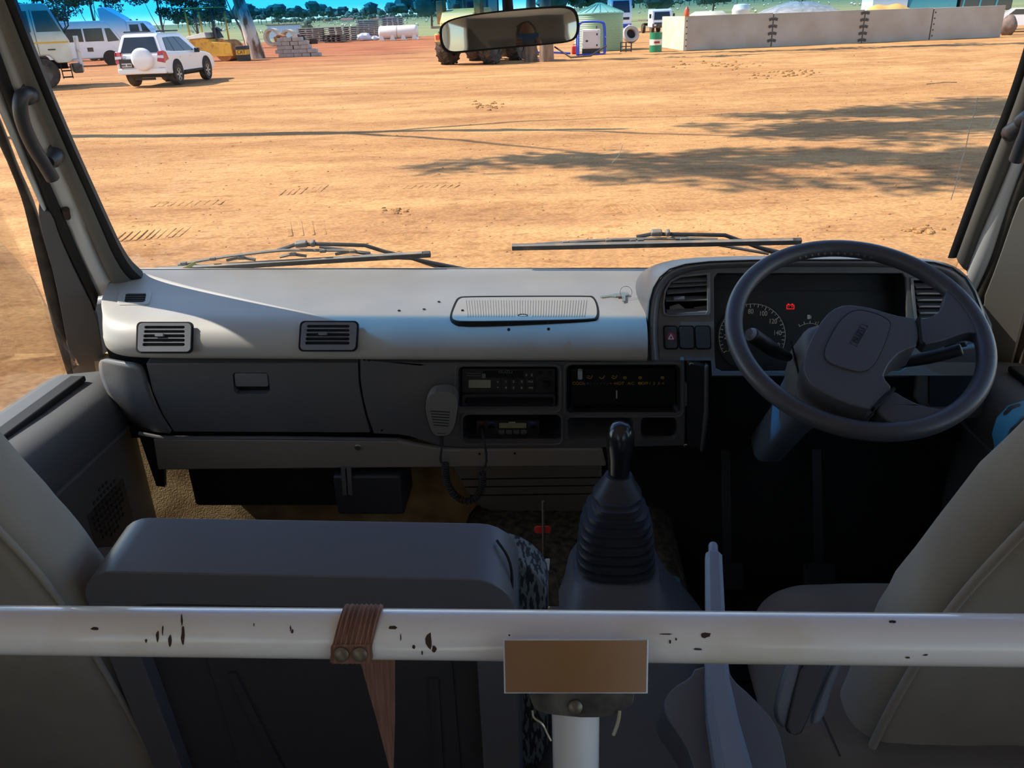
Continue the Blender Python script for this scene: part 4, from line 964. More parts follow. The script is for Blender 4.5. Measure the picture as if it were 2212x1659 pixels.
# ------------------------------------------------------------------ interior mirror
ml = bpy.data.materials.new('mirror'); ml.use_nodes = True; q = ml.node_tree.nodes['Principled BSDF']; q.inputs['Metallic'].default_value = 1; q.inputs['Roughness'].default_value = .03; q.inputs['Base Color'].default_value = (.72, .72, .70, 1); M['mirror'] = ml
MC = P(1100, 62, y=1.40)
MIP = PL(MC, Vector((1, .02, .095)), (0, .03, 1))
t = thing('rear_view_mirror', 'wide black interior mirror hanging at the top of the windscreen', 'mirror', MC)
mo = smooth_poly([(950,50),(1000,33),(1100,20),(1190,13),(1228,12),(1246,22),(1252,48),(1250,76),(1236,91),(1180,97),(1080,106),(1000,114),(972,117),(956,108),(949,85)], 2)
b = MB(); b.plate(MIP.pts(mo), [], MIP.n, .022); b.build('housing', 'rubber', t, bevel=.007, seg=3)
inner = [(1100+(u-1100)*.962, 64+(v-64)*.90) for u, v in mo]
q = MB(); c3 = MIP.px(1100, 64, .0045); vs = []; fs = []; K = len(inner)
RINGS = 8; ip3 = MIP.pts(inner)
for j in range(1, RINGS+1):
    for p in ip3:
        d = (p-(MIP.px(1100,64)))*(j/RINGS); vs.append(MIP.px(1100,64)+d+MIP.n*(.0055-d.length_squared/2.4))
for j in range(RINGS-1):
    for k in range(K): fs.append((j*K+k, j*K+(k+1) % K, (j+1)*K+(k+1) % K, (j+1)*K+k))
vs.append(MIP.px(1100,64)+MIP.n*.0055)
fs += [(k, (k+1) % K, len(vs)-1) for k in range(K)]
q.add(vs, fs); q.build('mirror_glass', 'mirror', t, smooth=180)
MB().tube([MIP.px(1098,30,-.015), MIP.px(1096,0,-.02), MIP.px(1096,-160,-.04)], [.009, .0085, .010], 12).build('stem', 'rubber', t)
# ------------------------------------------------------------------ wipers (outside the glass)
WS = PL((0, WSY(1.5)+.022, 1.5), (1, 0, LEAN*.4), (0, -.45, 1))
def wiper(label, blade, yokes, clips, arm, conn, rod, off=0):
    t = thing('windscreen_wiper', label, 'wiper', WS.px(*arm[-1]))
    w = WS
    rub = MB().bar(w.px(*blade[0], 0), w.px(*blade[1], 0), .012, .0105, up=w.n).build('rubber_blade', 'wiper_black', t, bevel=.001)
    MB().bar(w.px(blade[0][0], blade[0][1]-3, .001), w.px(blade[1][0]-18, blade[1][1]-3, .001), .008, .0028, up=w.uy).build('blade_spline', 'wiper_grey', t)
    for y in yokes: MB().tube(smooth_line([w.px(u, v, -.012) for u, v in y], 1), .0036, 6, up=w.n).build('yoke', 'wiper_grey', t)
    for u, v in clips: MB().box(w.px(u, v, -.010), (.014, .010, .007)).build('clip', 'wiper_grey', t, bevel=.001)
    MB().tube([w.px(u, v, -.022) for u, v in arm], [.0045]*(len(arm)-1)+[.008], 8).build('arm', 'wiper_black', t, smooth=40)
    for (u0, v0, u1, v1) in conn: MB().bar(w.px(u0, v0, -.022), w.px(u1, v1, -.022), .013, .014, up=w.n).build('connector', 'wiper_grey', t, bevel=.003)
    MB().tube([w.px(u, v, -.030) for u, v in rod], .0035, 6).build('parallel_rod', 'wiper_grey', t)
wiper('dusty windscreen wiper on the passenger side, lying low along the glass', [(338,584),(930,549)],
      [[(385,572),(450,560),(520,550),(600,541),(640,540),(700,541),(765,541)], [(490,562),(520,556),(552,561)], [(605,555),(632,549),(662,553)], [(725,549),(760,543),(800,547)], [(388,575),(400,570),(432,574)]],
      [(397,569),(460,559),(522,557),(633,549),(698,542),(762,543)],
      [(600,541),(636,529),(690,527),(788,530),(830,543),(905,562),(1020,588)], [(638,528,664,526),(671,526,681,525)], [(690,533),(740,539),(830,556),(890,559),(960,582)])
wiper('dusty windscreen wiper in front of the instrument housing, arm sloping right', [(1106,534),(1731,521)],
      [[(1157,528),(1222,523),(1313,518),(1390,516),(1480,515),(1550,517)], [(1225,525),(1250,521),(1275,524)], [(1320,522),(1345,518),(1372,521)], [(1460,519),(1480,515),(1505,518)]],
      [(1222,524),(1315,520),(1367,520),(1384,519),(1476,517),(1505,523)],
      [(1375,512),(1406,506),(1449,506),(1566,508),(1640,535),(1700,552)], [(1406,503,1430,503),(1438,503,1447,503)], [(1450,510),(1480,513),(1523,524),(1660,548)])
# gum leaf caught on the left wiper
b = MB(); lp = [(366,584),(385,581),(402,575),(415,568),(426,563),(424,568),(414,577),(398,583),(382,586)]
b.plate(WS.pts(lp, .004), [], WS.n, .0008); o = b.build('fallen_leaf', 'leaf_green'); tag(o, 'yellow-green gum leaf caught on the passenger side wiper blade', 'leaf')
# ------------------------------------------------------------------ the person taking the picture (seen in the mirror)
t = thing('person', 'person in dark clothes kneeling behind the rail holding a phone up', 'person', (.02, -.38, .74))
def skin(name, V, Ed, R, m, sub=2):
    me = bpy.data.meshes.new(name); me.from_pydata(V, Ed, []); o = bpy.data.objects.new(name, me); COL.objects.link(o)
    md = o.modifiers.new('skin', 'SKIN'); md.use_smooth_shade = True
    for i, r in enumerate(R): me.skin_vertices[0].data[i].radius = (r, r) if not isinstance(r, tuple) else r
    me.skin_vertices[0].data[0].use_root = True
    md = o.modifiers.new('sub', 'SUBSURF'); md.levels = sub; md.render_levels = sub
    me.materials.append(M[m]); setp(o, t); return o
V = [(.02,-.40,1.10),(.02,-.42,1.28),(.02,-.42,1.50),(.02,-.40,1.68),(.02,-.36,1.80),(.02,-.34,1.86),
     (-.17,-.38,1.70),(-.25,-.30,1.46),(-.12,-.12,1.68),(-.075,-.07,1.90),(.21,-.38,1.70),(.29,-.30,1.46),(.16,-.12,1.68),(.115,-.07,1.90),
     (-.10,-.38,1.06),(-.13,-.06,.86),(-.13,-.45,.80),(.14,-.38,1.06),(.17,-.06,.86),(.17,-.45,.80)]
Ed = [(0,1),(1,2),(2,3),(3,4),(4,5),(3,6),(6,7),(7,8),(8,9),(3,10),(10,11),(11,12),(12,13),(0,14),(14,15),(15,16),(0,17),(17,18),(18,19)]
Rr = [(.15,.11),(.14,.10),(.16,.11),(.14,.09),.055,.05,.07,.048,.04,.03,.07,.048,.04,.03,.09,.06,.045,.09,.06,.045]
skin('body', V, Ed, Rr, 'shirt')
b = MB(); b.ell((.02,-.315,1.995), (.078,.095,.115), 20, 14, fn=lambda d: 1-.10*max(0,-d.z/.115)*abs(d.x/.078)); b.ell((.02,-.41,1.975), (.012,.02,.02)); b.add([(.008,-.225,1.985),(.032,-.225,1.985),(.02,-.20,1.965),(.02,-.225,2.01)], [(0,1,2),(0,2,3),(1,3,2)])
for s in (-1, 1): b.ell((.02+s*.079,-.32,1.98), (.012,.02,.03), 8, 6)
b.build('head', 'skin', t, smooth=180)
b = MB(); b.ell((.02,-.345,2.015), (.092,.105,.108), 18, 12); b.build('hair', 'hair', t, smooth=180)
for s in (-1, 1):
    hx = .02+s*.085; V = [(hx,-.07,1.91),(hx-s*.004,-.055,1.95)]; Ed = [(0,1)]; Rr = [.026,(.030,.018)]
    for k in range(4):
        b0 = len(V); V += [(hx-s*.004,-.046+.004*k,1.972-.014*k),(hx-s*.022,-.030+.002*k,1.985-.015*k),(hx-s*.040,-.026,1.985-.015*k)]; Ed += [(1,b0),(b0,b0+1),(b0+1,b0+2)]; Rr += [.0095,.0085,.0075]
    b0 = len(V); V += [(hx-s*.016,-.068,1.955),(hx-s*.036,-.074,1.972)]; Ed += [(1,b0),(b0,b0+1)]; Rr += [.011,.009]
    skin('hand', V, Ed, Rr, 'skin', 1)
o = MB().box((.02,-.05,1.99), (.15,.009,.075)).build('phone', 'knob_black', None, bevel=.003); tag(o, 'black phone held up in both hands behind the rail', 'phone')
# ================================================================== the yard outside
mat('car_white', (225, 222, 220), .25, coat=.6); mat('cream', (206, 200, 182), .45, rgb2=(186, 172, 146), nscale=1.2, coat=.2)
mat('car_glass', (34, 40, 46), .12, spec=.6); mat('tyre', (38, 35, 33), .85, rgb2=(86, 66, 50), nscale=4); mat('alloy', (170, 168, 165), .35, metal=.7)
mat('lamp_red', (180, 28, 30), .2, spec=.7); mat('lamp_clear', (215, 205, 200), .2, spec=.7); mat('under', (40, 34, 30), .9); mat('grey_dirty', (104, 92, 80), .8, rgb2=(70, 60, 52), nscale=3)
mat('yellow_paint', (212, 158, 40), .5, rgb2=(150, 88, 44), nscale=3, lo=.5, hi=.75); mat('loader_yellow', (224, 170, 84), .5); mat('rusty', (140, 82, 48), .85, rgb2=(178, 120, 60), nscale=3)
mat('concrete', (176, 166, 154), .9, rgb2=(158, 148, 136), nscale=1.2, bump=.3, bscale=12); mat('concrete_wall', (168, 158, 146), .9, rgb2=(156, 144, 130), nscale=.8, bump=.2, bscale=8)
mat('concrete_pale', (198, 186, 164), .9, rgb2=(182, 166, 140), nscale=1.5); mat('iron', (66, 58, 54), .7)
mat('bark', (196, 182, 166), .9, rgb2=(120, 84, 60), nscale=2.2, stretch=(1, 1, .35), lo=.48, hi=.6, bump=.5, bscale=8)
mat('bark_dark', (92, 74, 60), .95, rgb2=(150, 120, 96), nscale=3, stretch=(1, 1, .3), bump=.6, bscale=8)
mat('leaf_far', (100, 108, 84), .8, rgb2=(80, 90, 70), nscale=.5); mat('leaf_far2', (116, 120, 94), .8, rgb2=(96, 102, 80), nscale=.5); mat('leaf_near', (78, 92, 58), .7, rgb2=(112, 116, 76), nscale=2)
mat('paddock', (124, 126, 76), .95, rgb2=(104, 110, 62), nscale=.04); mat('wool', (226, 216, 196), .95); mat('shed_roof', (170, 96, 70), .6); mat('shed_wall', (212, 196, 160), .7)
mat('tank_green', (150, 176, 140), .5); mat('tank_green_roof', (164, 190, 160), .5); mat('blue_paint', (40, 66, 176), .45); mat('box_white', (214, 206, 200), .5); mat('drum_green', (30, 120, 78), .4); mat('drum_white', (220, 206, 180), .5)
mat('poly_white', (228, 216, 200), .4); mat('gravel', (150, 146, 142), .95, rgb2=(122, 120, 118), nscale=2, bump=1, bscale=6); mat('teal', (86, 170, 172), .35); mat('sand_yellow', (206, 158, 84), .95); mat('boulder', (124, 104, 92), .9, rgb2=(90, 74, 66), nscale=3)
mat('plate_yellow', (210, 160, 40), .5); mat('black_paint', (30, 30, 32), .5); mat('panel_blue', (196, 200, 214), .5); mat('orange', (214, 92, 44), .4)
# ------------------------------------------------------------------ ground
def vnoise(x, y, seed=0):
    rs = np.random.RandomState(seed); T = rs.rand(256, 256)
    xi = np.floor(x).astype(int); yi = np.floor(y).astype(int); fx = x-xi; fy = y-yi
    fx = fx*fx*(3-2*fx); fy = fy*fy*(3-2*fy)
    g = lambda a, b: T[a % 256, b % 256]
    return (g(xi, yi)*(1-fx)+g(xi+1, yi)*fx)*(1-fy)+(g(xi, yi+1)*(1-fx)+g(xi+1, yi+1)*fx)*fy - .5
def ground_h(x, y):
    a = vnoise(x/2.6, y/.75, 1)*.035 + vnoise(x/.9, y/.33, 2)*.018 + vnoise(x/.35, y/.16, 3)*.009
    churn = np.clip((x+6)/10, 0, 1)*np.clip((y-15)/8, 0, 1)*np.clip((48-y)/6, 0, 1)
    a = a + churn*(vnoise(x/1.6, y/.9, 4)*.11 + vnoise(x/.5, y/.35, 5)*.05)
    return a - .004
NR, NC = 430, 330
yy = np.concatenate([[-7, -3, 0], 2.2*(62)**(np.linspace(0, 1, NR-3))]); ss = np.linspace(-1, 1, NC)
Wd = np.maximum(14, 1.0*yy)
X = (np.sign(ss)*np.abs(ss)**1.15)[None, :]*Wd[:, None]; Y = np.repeat(yy[:, None], NC, 1)
Z = ground_h(X, Y); V = np.stack([X, Y, Z], -1).reshape(-1, 3)
idx = np.arange(NR*NC).reshape(NR, NC); Fq = np.stack([idx[:-1, :-1], idx[:-1, 1:], idx[1:, 1:], idx[1:, :-1]], -1).reshape(-1, 4)
me = bpy.data.meshes.new('ground'); me.from_pydata(V.tolist(), [], Fq.tolist())
for p in me.polygons: p.use_smooth = True
gm = bpy.data.materials.new('red_dirt'); gm.use_nodes = True; nt = gm.node_tree; L = nt.links.new; bs = nt.nodes['Principled BSDF']
bs.inputs['Roughness'].default_value = .95; bs.inputs['Specular IOR Level'].default_value = .15
tc = nt.nodes.new('ShaderNodeTexCoord')
def nz(sc, det, st):
    mp = nt.nodes.new('ShaderNodeMapping'); mp.inputs['Scale'].default_value = st; L(tc.outputs['Object'], mp.inputs[0])
    n = nt.nodes.new('ShaderNodeTexNoise'); n.inputs['Scale'].default_value = sc; n.inputs['Detail'].default_value = det; L(mp.outputs[0], n.inputs['Vector']); return n.outputs['Fac']
def ramp(src, a, b_, ca, cb):
    r = nt.nodes.new('ShaderNodeValToRGB'); r.color_ramp.elements[0].position = a; r.color_ramp.elements[1].position = b_
    r.color_ramp.elements[0].color = (*ca, 1); r.color_ramp.elements[1].color = (*cb, 1); L(src, r.inputs[0]); return r.outputs[0]
def mix(f, a, b_):
    m = nt.nodes.new('ShaderNodeMix'); m.data_type = 'RGBA'; L(f, m.inputs[0]); L(a, m.inputs[6]); L(b_, m.inputs[7]); return m.outputs[2]
sp = nt.nodes.new('ShaderNodeSeparateXYZ'); L(tc.outputs['Object'], sp.inputs[0])
base = ramp(nz(1.0, 9, (.30, .95, 1)), .34, .66, lin((162, 117, 74)), lin((190, 145, 94)))
sand = ramp(nz(1.2, 8, (.35, 1, 1)), .35, .65, lin((168, 122, 76)), lin((192, 148, 96)))
red = ramp(nz(.8, 8, (.35, 1.1, 1)), .35, .65, lin((144, 84, 54)), lin((172, 110, 72)))
mrx = nt.nodes.new('ShaderNodeMapRange'); mrx.inputs[1].default_value = -6; mrx.inputs[2].default_value = 10; L(sp.outputs[0], mrx.inputs[0])
mry = nt.nodes.new('ShaderNodeMapRange'); mry.inputs[1].default_value = 14; mry.inputs[2].default_value = 30; L(sp.outputs[1], mry.inputs[0])
mul = nt.nodes.new('ShaderNodeMath'); mul.operation = 'MULTIPLY'; L(mrx.outputs[0], mul.inputs[0]); L(mry.outputs[0], mul.inputs[1])
c = mix(mul.outputs[0], base, sand)
mrx2 = nt.nodes.new('ShaderNodeMapRange'); mrx2.inputs[1].default_value = 2; mrx2.inputs[2].default_value = -14; L(sp.outputs[0], mrx2.inputs[0])
mry2 = nt.nodes.new('ShaderNodeMapRange'); mry2.inputs[1].default_value = 36; mry2.inputs[2].default_value = 66; L(sp.outputs[1], mry2.inputs[0])
mul2 = nt.nodes.new('ShaderNodeMath'); mul2.operation = 'MULTIPLY'; L(mrx2.outputs[0], mul2.inputs[0]); L(mry2.outputs[0], mul2.inputs[1])
c = mix(mul2.outputs[0], c, red)
sc_b = ramp(nz(7, 10, (.4, 1, 1)), .52, .72, (1, 1, 1), (.70, .62, .55))
mm = nt.nodes.new('ShaderNodeMix'); mm.data_type = 'RGBA'; mm.blend_type = 'MULTIPLY'; mm.inputs[0].default_value = 1; L(c, mm.inputs[6]); L(sc_b, mm.inputs[7])
fine = ramp(nz(34, 6, (.7, 1, 1)), .40, .62, (1.06, 1.06, 1.06), (.78, .74, .70))
m2 = nt.nodes.new('ShaderNodeMix'); m2.data_type = 'RGBA'; m2.blend_type = 'MULTIPLY'; m2.inputs[0].default_value = 1; L(mm.outputs[2], m2.inputs[6]); L(fine, m2.inputs[7])
large = ramp(nz(.16, 4, (.5, 1.6, 1)), .40, .62, (1.05, 1.05, 1.05), (.86, .80, .76))
m3_ = nt.nodes.new('ShaderNodeMix'); m3_.data_type = 'RGBA'; m3_.blend_type = 'MULTIPLY'; m3_.inputs[0].default_value = 1; L(m2.outputs[2], m3_.inputs[6]); L(large, m3_.inputs[7])
L(m3_.outputs[2], bs.inputs['Base Color'])
bp = nt.nodes.new('ShaderNodeBump'); bp.inputs['Strength'].default_value = .9; bp.inputs['Distance'].default_value = .045; L(nz(9, 12, (.6, 1, 1)), bp.inputs['Height']); L(bp.outputs[0], bs.inputs['Normal'])
me.materials.append(gm); M['red_dirt'] = gm
ground = bpy.data.objects.new('ground', me); COL.objects.link(ground); struct(ground)
def gz(x, y): return float(ground_h(np.array([x]), np.array([y]))[0])
# tyre tread prints pressed up in the dirt
def treads(u0, v0, u1, v1, k, slant, lenpx):
    q = MB()
    for i in range(k):
        s = i/(k-1); u = u0+(u1-u0)*s; v = v0+(v1-v0)*s
        a, c_ = G(u-slant/2, v+lenpx/2), G(u+slant/2, v-lenpx/2)
        a.z = gz(a.x, a.y)+random.uniform(-.004, .004); c_.z = gz(c_.x, c_.y)+random.uniform(-.004, .004)
        q.bar(a, c_, .03+random.uniform(0, .03), .012)
    o = q.build('tread_print', gm, ground, bevel=.006)
treads(255, 512, 395, 502, 10, 26, 20); treads(335, 440, 480, 436, 9, 14, 10); treads(608, 416, 700, 406, 7, 16, 14); treads(625, 496, 700, 492, 4, -4, 28); treads(875, 405, 985, 402, 8, 12, 7); treads(1330, 452, 1410, 446, 5, -16, 14)
q = MB()
for k in range(700):
    u, v = random.uniform(120, 2100), random.uniform(120, 560)**1.0
    p = G(u, v); r = random.uniform(.004, .013)**1.0*(1+p.y/30)
    q.ell((p.x, p.y, gz(p.x, p.y)+r*.1), (r*random.uniform(.8, 1.6), r, r*.7), 6, 4)
for cu, cv, n_, sp_ in ((1990, 498, 26, 38), (860, 455, 12, 30), (1690, 160, 60, 90), (1550, 140, 50, 100), (1050, 230, 30, 40)):
    for k in range(n_):
        p = G(random.gauss(cu, sp_*.5), random.gauss(cv, 4)); r = random.uniform(.01, .024)*(1+p.y/20)
        q.ell((p.x, p.y, gz(p.x, p.y)+r*.2), (r*1.4, r, r*.7), 6, 4)
o = q.build('clods', gm, ground); o['kind'] = 'stuff'
# dry twigs
for k, (u, v) in enumerate(((2040, 183), (430, 178))):
    p = G(u, v); o = MB().tube([p+Vector((-.02*p.y, 0, .03)), p+Vector((0, 0, .06)), p+Vector((.015*p.y, .1, .04))], .012 if p.y > 15 else .005, 6).build('twig', 'bark_dark')
    tag(o, ['dry forked twig on the sand in front of the concrete wall', 'pale stick on the dirt beside the white four-wheel drive', 'thin dry twig on the dirt just beyond the dash', 'small dry twig on the dirt left of the wide tree shadow'][k], 'twig')
# ------------------------------------------------------------------ paddock
def pz(x, y): return max(0., (y-124))*(.0086+.0045*min(1, max(0, x/150))) - .06
b = MB(); b.grid(lambda s, t: (lambda y: ((s-.5)*2*(120+y*1.0), y, pz((s-.5)*2*(120+y), y)))(118+1500*t**2), 40, 30); struct(b.build('paddock', 'paddock', smooth=180))
# ------------------------------------------------------------------ trees
def leaves(q, c, rad, n, size):
    for _ in range(n):
        while True:
            d = Vector((random.uniform(-1, 1), random.uniform(-1, 1), random.uniform(-1, 1)))
            if d.length < 1: break
        p = Vector(c)+Vector((d.x*rad[0], d.y*rad[1], d.z*rad[2]))
        a = Vector((random.gauss(0, 1), random.gauss(0, 1), random.gauss(0, .7))).normalized()*size*random.uniform(.6, 1.3); b_ = a.cross(Vector((random.gauss(0, 1), random.gauss(0, 1), random.gauss(0, 1)))).normalized()*size*.45
        q.add([p-a, p+b_, p+a, p-b_], [(0, 1, 2, 3)])
def crown_blob(q, c, rad, n=9, k=6):
    ph = [random.uniform(0, 6.28) for _ in range(3)]
    q.ell(c, rad, n, k, fn=lambda d: 1+.22*math.sin(d.x*3/rad[0]+ph[0])*math.sin(d.z*4/rad[2]+ph[1])+.12*math.sin(d.y*5/rad[1]+ph[2]))
def far_tree(x, y, h, w, m, label, group, name='gum_tree', blobs=5, nl=150):
    z0 = pz(x, y) if y > 118 else 0
    t = thing(name, label, 'tree', (x, y, z0), 0, group, world=False)
    MB().tube([(0, 0, -.3), (h*.02, 0, h*.3), (-h*.02, 0, h*.62)], [h*.03, h*.022, h*.012], 6).build('trunk', 'bark_dark', t)
    q = MB()
    for _ in range(blobs):
        c_ = (random.uniform(-.55, .55)*w/2, random.uniform(-.4, .4)*w/2, h*random.uniform(.42, .85)); r = w*random.uniform(.16, .28)
        crown_blob(q, c_, (r, r, r*.75), 8, 5); leaves(q, c_, (r*1.35, r*1.35, r), nl//blobs, h*.035)
    q.build('crown', m, t, fix=False)
    return t
TL = 'rounded grey-green gum tree in the far treeline beyond the paddock'
protos = []
k = 0
u = 380
while u < 2150:
    if u < 960 or u > 1240:
        lay = (lay+1) % 4 if 'lay' in globals() else 0; Yt = 560+70*[0, 2, 1, 3][lay]+random.uniform(-12, 12); d = ray(u, 30); x = d.x/d.y*Yt
        hpx = random.uniform(20, 36) if u < 960 else random.uniform(10, 18); h = hpx/(1.097*F/(Yt*.93)); w_ = h*random.uniform(1.0, 1.6)
        mm_ = 'leaf_far' if random.random() < .6 else 'leaf_far2'
        if len(protos) < 14:
            protos.append(far_tree(x, Yt, h, w_, mm_, TL, 'far treeline'))
        else:
            pr = random.choice(protos); o = dup(pr, (x, Yt, pz(x, Yt)), random.uniform(0, 6), TL, 'far treeline', random.uniform(.75, 1.2))
    u += random.uniform(6, 13)
# second, lower rank of scrub in front of the treeline
SL = 'low pale scrub bush at the foot of the far treeline'; sp0 = None
for k in range(46):
    u = 590+k*8+random.uniform(-3, 3); Yt = 520+random.uniform(-30, 30); d = ray(u, 30); x = d.x/d.y*Yt
    if sp0 is None: sp0 = far_tree(x, Yt, 3.2, 5, 'leaf_far2', SL, 'scrub below the treeline', 'scrub_bush', 4, 100)
    else: dup(sp0, (x, Yt, pz(x, Yt)), random.uniform(0, 6), SL, 'scrub below the treeline', random.uniform(.7, 1.2))
def big_tree(name, base, path, r, branches, clumps, label, leafm='leaf_near', barkm='bark', lsize=.16, ln=110, group=None, cr=.9, flat=.7):
    t = thing(name, label, 'tree', base, 0, group, world=False)
    MB().tube(path, [r*(1-.6*i/(len(path)-1)) for i in range(len(path))], 14).build('trunk', barkm, t, smooth=60)
    for br in branches: MB().tube(smooth_line(br, 1), [r*.32*(1-.75*i/(len(smooth_line(br, 1))-1)) for i in range(len(smooth_line(br, 1)))], 7).build('branch', barkm, t, smooth=60)
    if clumps:
        q = MB()
        for c_ in clumps: rr_ = cr*random.uniform(.7, 1.25); leaves(q, c_, (rr_*1.3, rr_, rr_*flat), ln, lsize)
        q.build('foliage', leafm, t, fix=False)
    return t
# pale leaning gum trunk by the blocks
g1 = G(556, 126); s1 = g1.y/1750*.95
big_tree('gum_tree', g1, [(.0, 0, -.2), (-.1, 0, .8), (-.35, 0, 2.2), (-.75, 0, 4.0), (-1.15, .1, 6.5), (-1.2, .2, 9.5)], .62,
         [[(-1.1, .1, 6.2), (-2.6, 0, 7.8), (-3.6, .5, 9)], [(-1.2, .2, 8), (.4, 0, 9.6), (1.8, 0, 10.5)]], [(-3.2, 0, 9.2), (-2, .5, 10), (1.4, 0, 10.8), (-.8, 0, 10.6), (0, .6, 11.4)], 'pale leaning gum trunk beside the stack of concrete blocks')
# dead branched tree left of the trunk
d1 = G(520, 122); MBk = []
t = thing('dead_tree', 'bare dead tree with thin forked branches behind the yellow roller', 'tree', d1, 0, None, world=False)
MB().tube([(0, 2, 0), (-.3, 2, 1.8), (-.9, 2, 3.2)], [.14, .10, .07], 7).build('trunk', 'bark_dark', t)
for a in (((-.6, 2, 2.6), (-1.5, 2, 3.5), (-2.6, 2, 3.9)), ((-.9, 2, 3.2), (-1.2, 2, 4.2), (-1.1, 2, 5)), ((-.9, 2, 3.2), (-.3, 2, 4.1), (.1, 2, 5)), ((-1.3, 2, 3.3), (-2.2, 2, 4.4), (-2.3, 2, 5))): MB().tube(a, [.05, .035, .015], 6).build('branch', 'bark_dark', t)
# trees behind the vehicles at the left
lt = [(200, 88, 30, 'slender dark gum tree behind the white minibus'), (232, 92, 26, 'thin-branched gum tree rising over the prime mover cab'), (345, 92, 34, 'broad leafy gum tree behind the white prime mover'), (420, 94, 30, 'leafy gum tree behind the yellow roller canopy'), (120, 96, 30, 'dark gum tree above the cream truck roof'), (455, 150, 26, 'hazy grey gum tree between the roller and the pale trunk')]
for k, (u, Yt, hp, lb) in enumerate(lt):
    d = ray(u, 40); x = d.x/d.y*Yt; h = 6.2 if k in (0, 1) else 6.6
    br = [[(0, 0, h*.25), (-.8, 0, h*.5), (-1.6, .2, h*.85)], [(0, 0, h*.3), (.9, 0, h*.6), (1.5, .2, h*.95)], [(.1, 0, h*.4), (.3, .4, h*.8), (.1, .5, h*1.1)]]
    if k in (0, 1): cl = [(random.uniform(-1.8, 1.8), random.uniform(-1, 1), h*random.uniform(.72, 1.2)) for _ in range(10)]
    else: cl = [(random.uniform(-2.6, 2.6), random.uniform(-1.5, 1.5), h*random.uniform(.5, 1.15)) for _ in range(22)]
    big_tree('gum_tree', (x, Yt, 0), [(0, 0, 0), (.1, 0, h*.3), (.0, .1, h*.7), (.1, .2, h*1.1)], .16, br, cl, lb, 'leaf_near' if k != 5 else 'leaf_far2', 'bark_dark', .17, 190, None, .85)
# grey leafless bush and little round tree in the paddock
for u, v, w_, h_, lb, m_ in ((665, 66, 2.4, 3.2, 'small grey bare-stemmed tree standing in front of the far paddock', 'leaf_far2'), (768-175+180, 56, 2.2, 1.9, 'small round yellow-green bush at the edge of the paddock', 'leaf_near')):
    Yt = 135; d = ray(u, v); far_tree(d.x/d.y*Yt, Yt, h_, w_, m_, lb, None, 'paddock_bush', 5, 200)
# trees right of centre behind the tank and trucks
for u, Yt, h_, w_, lb in ((1275, 150, 8.6, 6, 'dark gum tree directly behind the green water tank'), (1330, 185, 9.5, 7, 'dark gum tree behind the white tip truck'), (1215, 140, 8.5, 8, 'dark gum tree half hidden above the mirror'), (930, 190, 9.5, 9, 'tall dark gum tree left of the yellow loader'), (1000, 170, 10, 9, 'tall dark gum tree above the yellow loader cab'), (1440, 190, 8.2, 11, 'wide dark tree behind the white flat-front truck'), (1540, 260, 9, 12, 'dark tree at the paddock edge above the orange bottle'), (1730, 230, 8.4, 7, 'single tree standing behind the gravel heap')):
    d = ray(u, 20); far_tree(d.x/d.y*Yt, Yt, h_, w_, 'leaf_far', lb, None, 'gum_tree', 8, 900)
# twin trunks below the mirror
g2 = G(1147, 132); big_tree('gum_tree', g2, [(0, 0, -.2), (.0, 0, 1.0), (.05, 0, 2.2), (.1, 0, 4), (.1, 0, 7)], .36, [], [(0, 0, 7.6), (.6, 0, 8.2), (-.8, 0, 8)], 'rough brown tree trunk below the mirror, left of the pair', 'leaf_near', 'bark_dark')
g3 = G(1181, 132); cl = [(0, 0, 7.6), (.8, 0, 8.2), (1, 0, 7.4)]
for (sx_, sy_, n_) in ((7.5, 46.3, 6), (10.5, 46, 8), (13.5, 45.4, 10), (17, 45.2, 10), (20.5, 45, 12), (24, 44.6, 12), (28, 44, 10)):
    for _ in range(n_):
        z = random.uniform(9, 13); k_ = 1/math.tan(SUN_EL); cl.append((sx_+random.gauss(0, 1.2)-z*k_-g3.x, sy_+random.gauss(0, .35)+z*k_*math.sin(SUN_AZ)-g3.y, z))
big_tree('gum_tree', g3, [(0, 0, -.2), (.0, 0, 1.0), (-.03, 0, 2.2), (-.05, 0, 4), (.1, 0, 7), (1.5, .5, 9.5)], .38, [[(.6, .2, 8), (6, .5, 10.5), (11, .8, 11.3), (18, .8, 11.5)]], cl, 'rough brown tree trunk below the mirror, right of the pair, with a wide crown', 'leaf_near', 'bark_dark', .18, 60, None, .75, .6)
# the tall gum beside the bus whose shadow crosses the dirt (stands left of the frame)
cl = []
for (sx_, sy_, n_) in ((2.2, 12.4, 16), (5.2, 12.2, 22), (8.2, 12.0, 20), (11.5, 12.5, 18), (4.6, 14.6, 9), (4.2, 15.6, 16), (7.6, 15.5, 26), (10.6, 15.8, 26), (13.5, 15.5, 18), (6.0, 17.6, 20), (9.0, 17.4, 22), (9.5, 18.6, 24), (13, 19, 22), (12.5, 17.4, 20), (2.4, 10.9, 6), (5.5, 10.3, 12), (8.5, 10.1, 12), (-.6, 12.6, 7)):
    for _ in range(n_):
        z = random.uniform(11.5, 15.5); k_ = 1/math.tan(SUN_EL)
        px_, py_ = sx_+random.gauss(0, 1.1), sy_+random.gauss(0, .36)
        cl.append((px_ - z*k_*math.cos(SUN_AZ)+14.0, py_ + z*k_*math.sin(SUN_AZ)-17.9, z))
